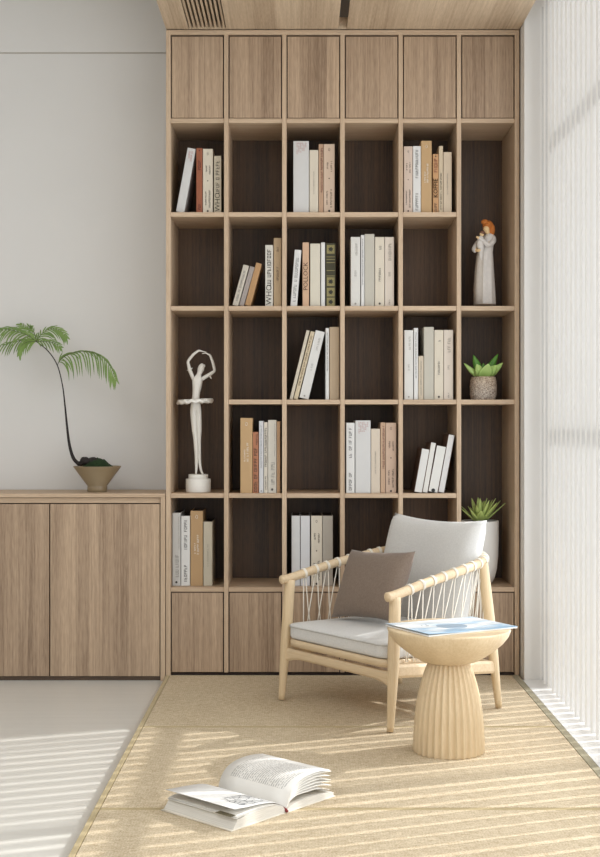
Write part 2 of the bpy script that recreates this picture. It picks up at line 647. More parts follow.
def font_mesh(text, size, bold=0.0):
    cu = bpy.data.curves.new('t', 'FONT')
    cu.body = text
    cu.size = size
    cu.extrude = 0.0002
    cu.offset = bold * size
    cu.align_x = 'CENTER'; cu.align_y = 'CENTER'
    cu.resolution_u = 2
    o = bpy.data.objects.new('t', cu)
    COL.objects.link(o)
    dg = bpy.context.evaluated_depsgraph_get()
    me = bpy.data.meshes.new_from_object(o.evaluated_get(dg))
    bpy.data.objects.remove(o)
    return me


def glyphs(mb, cx, z0, z1, h, rnd, mi=0, gap=0.32, bold=0.16):
    """a run of tiny stroke marks up the spine; h = letter height across the spine"""
    z = z0
    wid = h * 0.62
    st = h * bold
    def stroke(a, b, c, d):
        # a,c along the run (z), b,d across the spine (x)
        mb.box((cx + b, -0.0007, z + a), (cx + d, 0.0002, z + c), mi=mi)
    while z + wid < z1:
        k = rnd.randrange(7)
        if k == 6:
            z += wid * 0.8
            continue
        stroke(0, -h / 2, st, h / 2)
        if k in (0, 1, 4): stroke(0, -h / 2, wid, -h / 2 + st)
        if k in (0, 2, 3): stroke(0, h / 2 - st, wid, h / 2)
        if k in (1, 2, 4): stroke(0, -st / 2, wid * 0.8, st / 2)
        if k in (0, 3, 5, 4): stroke(wid - st, -h / 2, wid, h / 2 * (1 if k != 4 else 0))
        z += wid * (1 + gap)


DARK, GREY, PINK, RED, WHITE = (50, 40, 36), (120, 118, 114), (190, 140, 135), (96, 30, 24), (232, 226, 214)


def book(x0, x1, top, col, where, row, ys, lean=None, deco=None, depth=0.2, pages_out=False, page_col=None):
    """x0,x1 are the base extents and top the upper edge, in photo pixels at the spine's distance"""
    d = 5.2 + ys
    zb = Z0(TOPS[row])
    xa, xb = (x0 - 300.5) / F * d, (x1 - 300.5) / F * d
    H = EYE - (top - 427) / F * d - zb
    ang = 0.0
    w = xb - xa
    if lean is not None:
        ang = math.atan(abs(lean) / F * d / H)
        w = w * math.cos(ang)
        H = (H - w * math.sin(ang)) / math.cos(ang)
    w -= 0.0006
    o = thing('book', where, 'book', (xb, ys, zb + 0.0003), 0, None)
    o.rotation_euler = (0, ang, 0)
    rnd = random.Random(hash((x0, row, 3)) % 9999)
    ct = min(0.0022, w * 0.14) if not pages_out else 0.0013
    m = MB()
    if not pages_out:
        m.box((-w, 0, 0), (0, 0.0045, H), bev=min(0.0018, w * 0.12))
        m.box((-w, 0.004, 0), (-w + ct, depth, H), bev=0.0004)
        m.box((-ct, 0.004, 0), (0, depth, H), bev=0.0004)
        m.build('cover', cmat(col), o)
        MB().box((-w + ct, 0.005, 0.003), (-ct, depth - 0.004, H - 0.003)).build('pages', cmat(page_col) if page_col else page_m, o)
    else:
        m.box((-w, 0, 0), (-w + ct, depth, H), bev=0.0004)
        m.box((-ct, 0, 0), (0, depth, H), bev=0.0004)
        m.box((-w, depth - 0.004, 0), (0, depth, H))
        m.build('cover', cmat((92, 66, 52)), o)
        MB().box((-w + ct, 0.0003, 0.001), (-ct, depth - 0.004, H - 0.0008), bev=0.0006).build('pages', cmat(col), o)
    cx = -w / 2
    if deco:
        for dd in deco:
            kind, c = dd[0], dd[1]
            g = MB()
            if kind == 'run':        # (run, colour, from, to, height, offset)
                glyphs(g, cx + dd[5] * w, H * dd[2], H * dd[3], w * dd[4], rnd)
                nm = 'lettering'
            elif kind == 'word':     # (word, colour, text, centre, size)
                me = font_mesh(dd[2], dd[4] * w * 1.35, dd[5] if len(dd) > 5 else 0.0)
                for v in me.vertices:
                    x, y, z = v.co
                    # reads from bottom to top
                    v.co = (cx - y, -0.0003 - abs(z), H * dd[3] + x)
                me.materials.clear()
                me.materials.append(cmat(c))
                to = bpy.data.objects.new('lettering', me)
                COL.objects.link(to)
                to.parent = o
                g.bm.free()
                continue
            elif kind == 'dot':
                r = w * dd[3]
                zc = H * dd[2]
                g.rings([[(cx + r * math.cos(a * PI / 6), yy, zc + r * math.sin(a * PI / 6)) for a in range(12)] for yy in (-0.0007, 0.0002)])
                nm = 'emblem'
            elif kind == 'ring':
                r = w * dd[3]
                zc = H * dd[2]
                g.tube([(cx + r * 0.6 * math.cos(a * PI / 8), -0.0002, zc + r * math.sin(a * PI / 8)) for a in range(16)], r * 0.22, 4, loop=True, flat=0.5)
                nm = 'emblem'
            elif kind == 'hatch':
                for q in range(-3, 5):
                    for s in range(6):
                        if (q + s * 2) % 5 == 0: continue
                        a = cx - w * 0.28 + s * w * 0.11
                        zz = H * 0.955 - q * w * 0.11 - w * 0.3
                        if zz < H * 0.8 + s * w * 0.07: continue
                        g.box((a, -0.0006, zz), (a + w * 0.025, 0.0002, zz + w * 0.085))
                        g.box((a, -0.0006, zz), (a + w * 0.085, 0.0002, zz + w * 0.02))
                nm = 'emblem'
            elif kind == 'ornate':
                # gilt panels with dark eight-pointed stars between gilt bands
                g.bm.free()
                for zc in (0.90, 0.39, 0.225, 0.07):
                    hh = 0.068 * H
                    pn = MB().box((-w * 0.90, -0.0006, zc * H - hh), (-w * 0.10, 0.0002, zc * H + hh)).build('gilt_panel', cmat(c), o)
                    pts = [(cx + w * (0.31 if k % 2 else 0.16) * math.cos(k * PI / 8), zc * H + w * (0.31 if k % 2 else 0.16) * math.sin(k * PI / 8)) for k in range(16)]
                    MB().rings([[(x, yy, z) for x, z in pts] for yy in (-0.0011, 0.0001)]).build('star_emblem', cmat((34, 34, 20)), pn)
                for zc in (0.775, 0.735, 0.685, 0.56, 0.475):
                    MB().box((-w * 0.94, -0.0012, zc * H), (-w * 0.06, 0.0002, zc * H + 0.0026)).build('gilt_band', cmat(c), o)
                continue
            g.build(nm, cmat(c), o)
    return o


ROWN = ['', 'top open row', 'second open row', 'third open row', 'fourth open row', 'bottom open row']
ORD = {1: 'first', 2: 'second', 3: 'third', 4: 'fourth', 5: 'fifth', 6: 'sixth'}
# cover specs: (base x0, base x1, top y, colour, description, lean, deco, pages_out)
WH, LG, CR, BE, TN, GG = (222, 221, 218), (208, 207, 205), (214, 204, 186), (204, 190, 168), (190, 156, 112), (190, 185, 172)
two = [('run', DARK, 0.08, 0.36, 0.17, 0.18), ('run', DARK, 0.12, 0.34, 0.14, -0.2), ('dot', DARK, 0.5, 0.06),
       ('run', DARK, 0.60, 0.76, 0.14, 0.2), ('run', DARK, 0.64, 0.75, 0.14, -0.15), ('ring', DARK, 0.92, 0.12), ('dot', DARK, 0.03, 0.1)]
life = [('run', (95, 92, 90), 0.04, 0.3, 0.34, 0), ('run', (95, 92, 90), 0.5, 0.96, 0.34, 0)]
tanb = [('run', WHITE, 0.42, 0.68, 0.16, 0.1), ('run', WHITE, 0.42, 0.58, 0.12, -0.14), ('ring', WHITE, 0.92, 0.14)]
faint = [('run', (150, 142, 130), 0.3, 0.66, 0.12, 0)]
pale = [('run', (160, 156, 150), 0.72, 0.92, 0.2, 0.1), ('run', (160, 156, 150), 0.42, 0.52, 0.2, 0), ('dot', (150, 146, 140), 0.04, 0.1)]
sen = [('run', (90, 86, 82), 0.82, 0.88, 0.25, 0.05), ('run', (90, 86, 82), 0.36, 0.56, 0.2, 0), ('dot', DARK, 0.04, 0.12)]
man = [('run', (150, 140, 128), 0.66, 0.92, 0.3, 0.05), ('run', (150, 140, 128), 0.42, 0.5, 0.2, 0), ('run', (90, 80, 74), 0.03, 0.1, 0.14, 0)]
dog = [('dot', DARK, 0.05, 0.14), ('run', (150, 146, 138), 0.12, 0.44, 0.4, 0.08), ('run', (170, 165, 156), 0.5, 0.95, 0.12, 0.3)]
who = [('word', DARK, 'WHO', 0.19, 0.75), ('run', (70, 62, 56), 0.34, 0.96, 0.5, 0)]
koffie = [('word', (52, 34, 24), 'KOFFIE', 0.42, 0.78, 0.02), ('run', (120, 46, 26), 0.66, 0.92, 0.6, 0), ('dot', (20, 16, 14), 0.96, 0.12), ('run', (80, 48, 30), 0.02, 0.17, 0.5, 0)]
CELLS = {
    (0, 1): [(175.5, 184, 147.5, LG, 'leaning pale grey', 12.0, [('run', PINK, 0.8, 0.96, 0.2, 0.15), ('run', PINK, 0.84, 0.96, 0.18, -0.15)]),
             (196.1, 202.4, 148, (150, 84, 54), 'rust brown', None, [('run', RED, 0.66, 0.84, 0.5, 0), ('run', RED, 0.03, 0.15, 0.4, 0), ('dot', RED, 0.96, 0.14)]),
             (202.7, 212.7, 148.8, CR, 'cream, tallest upright', None, two),
             (213.8, 221.2, 155.8, (196, 184, 162), 'short beige large-lettered', None, who)],
    (2, 1): [(293.2, 308.9, 141, LG, 'thick white', None, [('hatch', PINK)]),
             (309.3, 318.2, 150, CR, 'plain beige, shortest', None, faint),
             (318.5, 323.4, 144, (186, 152, 124), 'thin brown-edged', None, [('run', RED, 0.3, 0.96, 0.4, 0.15)]),
             (323.6, 334.6, 144, (210, 186, 164), 'peach', None, two)],
    (4, 1): [(403.7, 412.5, 146.3, (212, 192, 176), 'pinkish beige', None, two),
             (412.8, 420.8, 146, WH, 'white', None, life),
             (421, 431.7, 140.7, TN, 'tall tan', None, tanb),
             (432.7, 438.6, 154, (196, 150, 104), 'short tan and brown coffee', None, koffie),
             (438.8, 443.0, 146, (206, 188, 160), 'thin beige', None, [('run', DARK, 0.05, 0.6, 0.35, 0)]),
             (443.3, 451.7, 152, (206, 188, 164), 'plain beige', None, faint)],
    (1, 2): [(231.8, 238.0, 264.4, (198, 190, 176), 'leaning cream', 11.6, [('run', GREY, 0.1, 0.9, 0.3, 0)]),
             (238.6, 243.6, 266, (160, 150, 144), 'leaning mauve grey', 11.4, None),
             (244.2, 250.4, 262.4, (178, 138, 94), 'leaning tan brown', 11.8, None),
             (265.1, 273, 245, (214, 210, 200), 'white large-lettered', None, who),
             (273.5, 281.5, 238, (180, 154, 120), 'tall tan', None, [('run', (90, 70, 52), 0.38, 0.58, 0.25, 0), ('run', (90, 70, 52), 0.8, 0.88, 0.25, 0)])],
    (2, 2): [(290.2, 297.0, 249.6, WH, 'slightly tilted white', 4.4, [('run', (140, 138, 136), 0.08, 0.88, 0.42, 0)]),
             (302.4, 309, 242.4, (206, 170, 140), 'peach orange', None, [('word', (70, 40, 28), 'POLLOCK', 0.47, 0.72)]),
             (310, 320.2, 243.6, (212, 205, 188), 'plain cream', None, None),
             (320.9, 325, 242.4, WH, 'thin white', None, None),
             (325.7, 335.6, 243, (58, 54, 30), 'dark green gilt ornamented', None, [('ornate', (142, 132, 84))])],
    (3, 2): [(350.6, 360.2, 237, (216, 214, 208), 'off-white', None, pale),
             (360.9, 364.4, 235, WH, 'thin white', None, [('run', GREY, 0.3, 0.95, 0.25, 0)]),
             (364.6, 374.4, 234, GG, 'plain grey-green, tallest', None, None),
             (374.8, 384.4, 237, CR, 'cream', None, sen),
             (384.7, 394, 237, (214, 202, 188), 'pinkish cream', None, man)],
    (2, 3): [(289.2, 292.6, 330, (204, 194, 176), 'leaning thin cream', 17.2, None),
             (293.2, 297.6, 331, (206, 190, 160), 'leaning beige lettered', 17.4, [('run', (110, 84, 60), 0.2, 0.95, 0.4, 0)]),
             (298.6, 308.4, 330, (216, 214, 210), 'leaning thick white', 17.0, pale),
             (325.5, 329, 328, WH, 'thin white', None, [('run', GREY, 0.4, 0.95, 0.3, 0)]),
             (329.4, 339.4, 327, (182, 160, 132), 'plain tan', None, None)],
    (4, 3): [(404.2, 413.2, 330.2, (218, 216, 211), 'off-white', None, pale),
             (413.8, 418, 328, WH, 'thin white', None, [('run', GREY, 0.3, 0.95, 0.25, 0)]),
             (418.3, 423.5, 356, BE, 'short beige', None, [('run', GREY, 0.1, 0.9, 0.2, 0)]),
             (423.8, 433.8, 327, GG, 'plain grey-green', None, None),
             (434.2, 443.4, 330, CR, 'cream', None, sen),
             (443.7, 453.2, 330, (214, 202, 188), 'pinkish cream', None, man)],
    (1, 4): [(240.2, 252.4, 418, TN, 'thick tan', None, tanb),
             (252.7, 258.4, 432, (176, 116, 82), 'short rust lettered', None, [('run', (48, 26, 18), 0.02, 0.76, 0.62, 0), ('run', (48, 26, 18), 0.79, 0.97, 0.3, 0.2)]),
             (258.9, 263.4, 421, (210, 210, 212), 'thin pale grey', None, [('run', (150, 150, 152), 0.35, 0.97, 0.3, 0), ('dot', DARK, 0.03, 0.14)]),
             (263.7, 267.6, 422.3, (212, 204, 190), 'thin white lettered', None, [('run', DARK, 0.36, 0.98, 0.55, 0), ('run', DARK, 0.05, 0.25, 0.35, 0)]),
             (267.9, 276.4, 420, (206, 200, 188), 'light stone', None, dog),
             (276.6, 280.2, 421.5, (176, 140, 104), 'thin tan', None, None)],
    (3, 4): [(346, 354.6, 422.8, WH, 'white', None, life),
             (355.2, 370.6, 420.5, LG, 'thick white patterned', None, [('hatch', PINK)]),
             (370.9, 380, 428.8, (210, 196, 178), 'plain beige, shortest', None, faint),
             (380.4, 385.2, 422.5, (190, 158, 130), 'thin brown-edged', None, [('run', RED, 0.35, 0.96, 0.4, 0.15)]),
             (385.5, 396.3, 422.8, (196, 168, 146), 'peach', None, two)],
    (4, 4): [(413.8, 422.0, 448.3, (220, 219, 215), 'small, leftmost leaning', 8.0, None, True),
             (422.1, 427.6, 442.2, (222, 220, 214), 'thin leaning', 8.8, None, True),
             (427.7, 437.6, 445.2, (222, 221, 216), 'thick leaning', 9.0, [('dot', (20, 18, 18), 0.04, 0.2)], True),
             (437.8, 444.2, 434.2, (216, 214, 212), 'tallest leaning', 10.8, None, True)],
    (0, 5): [(172.2, 180.5, 512.8, (204, 202, 198), 'pale grey', None, dog),
             (181, 189.9, 516, WH, 'white', None, life),
             (190.3, 202.8, 510.9, (180, 146, 104), 'tall tan', None, tanb),
             (203.3, 212.3, 521.8, (190, 180, 160), 'short greige', None, faint)],
    (2, 5): [(291.4, 299.9, 515.8, (216, 216, 216), 'white, leftmost', None, None),
             (300.4, 309.8, 515.8, (214, 214, 216), 'white, inner', None, None),
             (310.9, 322.1, 515.8, CR, 'cream lettered', None, two),
             (322.4, 332.9, 515.8, (176, 168, 156), 'plain grey-beige', None, None)],
}
NUMW = {4: 'four', 5: 'five', 6: 'six'}
for (c, r), lst in CELLS.items():
    ys = 0.045 if r == 5 else (0.02 if r == 4 else 0.025)
    for i, b in enumerate(lst):
        lab = '%s book, %s of %s, %s, %s column' % (b[4], ORD[i + 1], NUMW[len(lst)], ROWN[r], ORD[c + 1])
        pc = (70, 52, 42) if r == 5 else None  # bottom row pages dark brown: shade on their tops painted in
        o = book(b[0], b[1], b[2], b[3], lab, r, ys, lean=b[5], deco=b[6], depth=0.19, pages_out=(len(b) > 7), page_col=pc)
        o['group'] = 'books on the bookcase shelves'

# ------------------------------------------------------------------ figurines
stone_m = plain('matt_white_resin', rgb(222, 219, 212), 0.6, var=0.06, scale=120)


def skin_mesh(name, verts, edges, radii, mat, parent, levels=2):
    me = bpy.data.meshes.new(name)
    me.from_pydata([tuple(v) for v in verts], edges, [])
    o = bpy.data.objects.new(name, me)
    COL.objects.link(o)
    o.parent = parent
    m = o.modifiers.new('skin', 'SKIN')
    m.use_smooth_shade = True
    lay = me.skin_vertices[0].data if me.skin_vertices else None
    if lay is None:
        bm = bmesh.new(); bm.from_mesh(me); bm.verts.layers.skin.verify(); bm.to_mesh(me); bm.free()
        lay = me.skin_vertices[0].data
    for i, r in enumerate(radii):
        lay[i].radius = r if isinstance(r, tuple) else (r, r)
        lay[i].use_root = (i == 0)
    s = o.modifiers.new('sub', 'SUBSURF')
    s.levels = levels; s.render_levels = levels
    me.materials.append(mat)
    dg = bpy.context.evaluated_depsgraph_get()
    nm = bpy.data.meshes.new_from_object(o.evaluated_get(dg))
    for p in nm.polygons: p.use_smooth = True
    o.modifiers.clear()
    o.data = nm
    if not nm.materials: nm.materials.append(mat)
    return o


# ballerina
BD = 5.31
zb = Z0(493.4)
bx = (198.3 - 300.5) / F * BD
bal = thing('ballerina_figurine', 'matt white ballerina figurine with raised arms on a round plinth', 'figurine', (bx, BD - 5.2, zb + .0006))
k = BD / F
def B(px, py, y=0.0): return Vector(((px - 198.3) * k, y, (EYE - (py - 427) / F * BD) - zb))
zt1, zt2 = 0.056, 0.075
MB().lathe([(0.0525, 0), (0.0530, 0.002), (0.0530, zt1 - 0.002), (0.0520, zt1), (0.0418, zt1), (0.0418, zt2 - 0.002), (0.041, zt2)], n=48).build('plinth', stone_m, bal)
V = [B(195.5, 404), B(195.6, 397), B(196.8, 389), B(197.4, 382), B(197.8, 378), B(198.9, 374.2), B(200.8, 369.8), B(201.6, 366.4),      # 0-7 spine and head
     B(193.4, 379.0), B(189.6, 370), B(187.8, 361.5, -0.004), B(193.6, 354.5, -0.012), B(199.2, 350.8, -0.018), B(203.0, 351.8, -0.018),           # 8-13 left arm
     B(201.6, 379.4), B(207.5, 375.8), B(214.9, 371.2, -0.004), B(213.2, 363, -0.012), B(210.4, 355.4, -0.016), B(206.2, 353.4, -0.018),           # 14-19 right arm
     B(193.4, 409, -0.004), B(194.6, 430, -0.006), B(195.6, 438, -0.006), B(196.6, 456, -0.002), B(196.4, 469, -0.002), B(195.9, 475.0, -0.004),              # 20-25 leg
     B(197.6, 409, 0.004), B(199.0, 430, 0.004), B(198.6, 438, 0.004), B(198.8, 456, 0.006), B(200.0, 466, 0.004), B(201.2, 471.5, 0.002), B(203.4, 474.6, -0.006), B(202.3, 363.2), B(207, 352.6, -0.018), B(202.2, 354.0, -0.018)]
E_ = [(0, 1), (1, 2), (2, 3), (3, 4), (4, 5), (5, 6), (6, 7), (4, 8), (8, 9), (9, 10), (10, 11), (11, 12), (12, 13), (4, 14), (14, 15), (15, 16), (16, 17), (17, 18), (18, 19),
      (0, 20), (20, 21), (21, 22), (22, 23), (23, 24), (24, 25), (0, 26), (26, 27), (27, 28), (28, 29), (29, 30), (30, 31), (31, 32), (7, 33), (13, 34), (19, 35)]
R_ = [.018, .0145, .0200, .0240, .014, .0075, .0165, .0145,
      .0095, .0085, .0068, .0062, .005, .0025, .0095, .0085, .0068, .0062, .005, .0025,
      .0165, .012, .0105, .009, .006, .0035, .0165, .012, .0105, .009, .006, .0055, .003, .004, .0016, .0016]
R_ = [(r * 1.18, r) for r in R_]
skin_mesh('body', V, E_, R_, stone_m, bal)
tz = (EYE - (402.0 - 427) / F * BD) - zb
tx = (194.7 - 198.3) * k
rings = []
for j, (rr, dz) in enumerate([(0.016, 0.006), (0.045, 0.010), (0.075, 0.008), (0.078, 0.0), (0.075, -0.006), (0.045, -0.003), (0.016, -0.002)]):
    rings.append([(tx + rr * (1 + 0.03 * math.sin(9 * a)) * math.cos(a), rr * 0.95 * math.sin(a), tz + dz + (0.0035 * math.sin(14 * a) * rr / 0.078) + 0.05 * rr * math.cos(a)) for a in [2 * PI * i / 84 for i in range(84)]])
MB().rings(rings, loop=True).build('tutu', stone_m, bal)
m = MB()
for (px, py, sx) in ((190.2, 369.6, -1), (209.6, 376.0, 1)):
    c = B(px, py)
    m.tube(smoothpath([c + Vector((-0.014, 0.0, -0.004)), c, c + Vector((0.010, -0.002, 0.007))], 3), [0.003, .005, .0062, .0066, .006, .0045, .002], 6, flat=0.5)
    m.tube(smoothpath([c + Vector((-0.006, -0.004, 0.010)), c, c + Vector((0.008, 0.0, -0.013))], 3), [0.002, .0045, .006, .0062, .0056, .004, .0016], 6, flat=0.5)
m.build('sleeve_ruffle', stone_m, bal)
MB().blob(B(203.4, 366.0, 0.010), (0.0075, 0.0080, 0.0075)).build('hair_bun', stone_m, bal)

# woman holding a child
WD = 5.33
k = WD / F
zb = Z0(305.9)
wx = (484.6 - 300.5) / F * WD
wom = thing('mother_and_child_figurine', 'figurine of a red-haired woman in a long pale dress cradling a baby', 'figurine', (wx, WD - 5.2, zb + .0006))
def Wp(px, py, y=0.0): return Vector(((px - 484.6) * k, y, (EYE - (py - 427) / F * WD) - zb))
dress_m = plain('carved_pale_dress', rgb(214, 210, 206), 0.8, var=0.16, scale=60, bmp=0.35, bscale=160)
shawl_m = plain('carved_grey_wrap', rgb(196, 188, 178), 0.8, var=0.2, scale=80, bmp=0.35, bscale=160)
skinc = plain('figurine_skin', rgb(232, 200, 150), 0.7)
hair_m = plain('copper_hair', rgb(190, 112, 44), 0.7, var=0.35, scale=150, bmp=0.5, bscale=150)
prof = [(305.0, 484.6, 11.0, 8.5), (303, 484.6, 11.0, 8.5), (290, 484.4, 10.4, 8.0), (275, 484.6, 9.4, 7.2), (262, 485.2, 8.2, 6.4), (252, 486.4, 6.4, 5.6), (245, 487.6, 6.0, 5.4), (239, 489.0, 6.2, 5.2), (235.4, 489.4, 4.8, 4.2), (233.6, 489.0, 2.2, 2.4)]
rings = []
for (py, cx, rx, ry) in prof:
    ring = []
    for i in range(48):
        a = 2 * PI * i / 48
        fold = 1 + (0.05 * math.sin(7 * a + py * 0.05) + 0.03 * math.sin(11 * a)) * max(0, min(1, (py - 248) / 40))
        p = Wp(cx, py)
        ring.append((p.x + rx * k * fold * math.cos(a), ry * k * fold * math.sin(a), max(p.z, 0)))
    rings.append(ring)
m = MB().rings(rings)
# sleeves: near arm crosses the chest down to the baby, far arm lifts to the baby's head
m.tube(smoothpath([Wp(492.6, 237.6, -0.002), Wp(492.4, 242, -0.016), Wp(487.4, 246.2, -0.032), Wp(482, 242.6, -0.04), Wp(477.6, 239.4, -0.04)], 4), [.012, .0125, .013, .013, .0125, .012, .0118, .0115, .011, .0105, .010, .0095, .0090, .0086, .0082, .008, .0078], 12)
m.tube(smoothpath([Wp(486.6, 237, 0.012), Wp(477.6, 243, 0.0), Wp(473.4, 250, -0.016), Wp(474.6, 251.6, -0.026)], 4), [.010] * 5 + [.0095] * 4 + [.009] * 4, 10)
m.tube(smoothpath([Wp(480.5, 246, -0.03), Wp(479.8, 254, -0.03), Wp(480.4, 262.5, -0.026)], 4), [.009, .010, .011, .011, .010, .009, .008, .007, .005], 10)
m.build('dress', dress_m, wom)
rings = []
for (py, cx, rx, ry) in [(305.2, 478.6, 5.2, 6), (290, 478.4, 5.0, 6), (272, 478.8, 4.4, 5.4), (258, 479.6, 3.6, 4.6), (250, 480.4, 2.6, 3.6)]:
    p = Wp(cx, py)
    rings.append([(p.x + rx * k * (1 + .06 * math.sin(5 * a)) * math.cos(a), -0.014 + ry * k * math.sin(a), max(0, p.z)) for a in [2 * PI * i / 28 for i in range(28)]])
MB().rings(rings).build('underskirt', shawl_m, wom)
# body: head, neck, hands joined inside the dress
hc = Wp(484.9, 230.0, -0.014)
V = [Wp(488, 241), Wp(488.6, 236), Wp(487.8, 233.6, -0.004), Wp(485.8, 230.6, -0.010), Wp(485.4, 226.2, -0.008),
     Wp(490.6, 239, -0.004), Wp(487.4, 245.8, -0.032), Wp(477.4, 239.6, -0.042), Wp(474.6, 238.2, -0.044),
     Wp(485.4, 239, 0.008), Wp(474.4, 250, -0.012), Wp(476.6, 252.0, -0.034), Wp(479.4, 251.4, -0.040)]
E2 = [(0, 1), (1, 2), (2, 3), (3, 4), (0, 5), (5, 6), (6, 7), (7, 8), (0, 9), (9, 10), (10, 11), (11, 12)]
R2 = [.010, .008, .0085, .0165, .0145, .004, .005, .0066, .004, .009, .008, .0072, .004]
skin_mesh('body', V, E2, R2, skinc, wom)
m = MB()
m.blob(Wp(488.2, 226.6, 0.004), (0.0235, 0.022, 0.0265), seg=24)
m.blob(Wp(490.8, 231.6, 0.004), (0.0140, 0.017, 0.022), seg=20)
m.blob(Wp(484.6, 222.6, -0.008), (0.0165, 0.014, 0.0120), seg=20)
m.blob(Wp(492.6, 230.2, -0.006), (0.0095, 0.0105, 0.024), seg=16)
m.build('hair', hair_m, wom)
fm = plain('faint_features', rgb(150, 108, 80), 0.8)
m = MB()
m.blob(Wp(482.4, 229.6, -0.0245), (0.0016, 0.0012, 0.0009), seg=8)
m.blob(Wp(484.8, 229.2, -0.0262), (0.0016, 0.0012, 0.0009), seg=8)
m.blob(Wp(483.2, 232.6, -0.0245), (0.0022, 0.0012, 0.0008), seg=8)
m.build('face_features', fm, wom)
baby = MB()
baby.blob(Wp(479.4, 243.6, -0.030), (0.0155, 0.014, 0.030), seg=20, m=Matrix.Rotation(0.12, 3, 'Y'))
baby.build('baby_wrap', dress_m, wom)
m = MB()
m.blob(Wp(480.9, 235.2, -0.030), (0.0098, 0.0098, 0.0105), seg=16)
m.build('baby_head', skinc, wom)
m = MB()
m.blob(Wp(481.5, 234.0, -0.0310), (0.0112, 0.0112, 0.0098), seg=16)
m.build('baby_hair', plain('brown_hair', rgb(120, 84, 66), 0.8, var=0.3, scale=100), wom)

# ------------------------------------------------------------------ pots on the shelves
def leaf(mb, base, direc, length, width, curl, thick=0.003, n=8, mi=0, twist=0.0, tipw=0.5, cup=0.25, side=None):
    """a fleshy leaf: lens section swept along a bending path"""
    d = Vector(direc).normalized()
    sd = Vector(side).normalized() if side is not None else d.cross(Vector((0, 0, 1))).normalized()
    p = Vector(base)
    rings = []
    step = length / n
    for i in range(n + 1):
        t = i / n
        w = width * max(0, math.sin(PI * min(1, (t * (1 - 0.12) + 0.12)) ** tipw)) ** .75 if i < n else width * 0.03
        w = max(w, width * 0.03)
        th = thick * (1 - t * 0.7)
        nrm = sd.cross(d).normalized()
        ring = []
        for a in range(8):
            an = 2 * PI * a / 8
            x = math.cos(an) * w / 2
            y = math.sin(an) * th
            y += cup * abs(x) * abs(math.cos(an))
            ring.append(p + sd * x + nrm * y)
        rings.append(ring)
        d = (d + Vector((0, 0, -1)) * curl * step / 0.05).normalized()
        p = p + d * step
    mb.rings(rings, mi=mi)


def leafmat(name, c1, c2, c3, rough=0.45):
    m, nt, b = newmat(name, rough)
    tc = node(nt, 'ShaderNodeTexCoord').outputs['Object']
    n = noise(nt, tc, 28, 3)
    n2 = noise(nt, tc, 9, 1)
    c = mixc(nt, n, c1, c2)
    c = mixc(nt, math_n(nt, 'MULTIPLY', n2, 0.8), c, c3)
    nt.links.new(c, b.inputs['Base Color'])
    b.inputs['Subsurface Weight'].default_value = 0.0
    return m


# succulent in the woven pot
SD = 5.32
zb = Z0(399.6)
pc = P(483.2, 390, SD)
R = 13.4 / F * SD
suc = thing('potted_succulent', 'broad-leaved green succulent in a small woven-look pot on the shelf', 'potted plant', (pc.x, SD - 5.2, zb + .0006))
hp = EYE - (377.0 - 427) / F * SD - zb


def woven():
    m, nt, b = newmat('woven_rustic_ceramic', 0.85)
    tc = node(nt, 'ShaderNodeTexCoord').outputs['Object']
    a = noise(nt, scaled(nt, tc, (170, 170, 260)), 1, 2)
    s = node(nt, 'ShaderNodeSeparateXYZ')
    nt.links.new(tc, s.inputs[0])
    g = math_n(nt, 'MULTIPLY', s.outputs[2], 7.5, clamp=True)
    t = math_n(nt, 'ADD', math_n(nt, 'MULTIPLY', math_n(nt, 'SUBTRACT', a, 0.5), 3.0), 0.5, clamp=True)
    c = mixc(nt, g, mixc(nt, t, rgb(120, 104, 92), rgb(224, 218, 210)), mixc(nt, t, rgb(112, 82, 58), rgb(204, 182, 150)))
    nt.links.new(c, b.inputs['Base Color'])
    bump(nt, b, a, 0.8, 0.003)
    return m


wm_ = woven()
MB().lathe([(R * .84, 0), (R * .9, 0.003), (R * .99, hp * .25), (R * 1.0, hp * .6), (R * .97, hp * .85), (R * .90, hp * .97), (R * .88, hp), (R * .82, hp), (R * .82, hp * .9), (0.002, hp * .88)], n=56,
           fn=lambda a, z: 1 + 0.012 * math.sin(26 * a + (14 if int(z / hp * 12) % 2 else 0))).build('pot', wm_, suc)
lm = leafmat('bright_succulent_leaf', rgb(168, 200, 104), rgb(206, 222, 156), rgb(120, 176, 66))
lm2 = leafmat('dark_succulent_leaf', rgb(70, 130, 40), rgb(110, 164, 60), rgb(60, 120, 36))
m = MB()
c0 = Vector((0, 0, hp * .94))
for (dx, dy, dz, ln, wd, cu, mi) in [
        (-1.0, -.10, .62, .102, .026, -0.15, 0), (1.0, -.2, .72, .102, .036, -0.10, 0), (.62, .1, 1.05, .122, .036, 0.0, 1), (-.45, .1, 1.1, .108, .040, -0.05, 1),
        (.2, -.55, .9, .072, .060, 0.02, 0), (-.45, -.5, .9, .074, .046, 0.05, 0), (.72, -.45, .8, .080, .046, 0.0, 0), (0.1, .6, 1.0, .078, .03, 0, 1), (-.8, .5, .7, .075, .03, 0, 1), (.8, .6, .8, .075, .03, 0, 1), (0.02, .1, 1.4, .066, .022, 0, 1)]:
    leaf(m, c0 + Vector((dx, dy, 0)) * 0.006, (dx, dy, dz), ln, wd, cu, 0.003, mi=mi, side=(Vector((dx, dy, dz)).cross(Vector((0, 1, 0)))) if abs(dx) > .3 else (1, 0, 0.0), tipw=0.8)
m.build('leaves', [lm, lm2], suc)

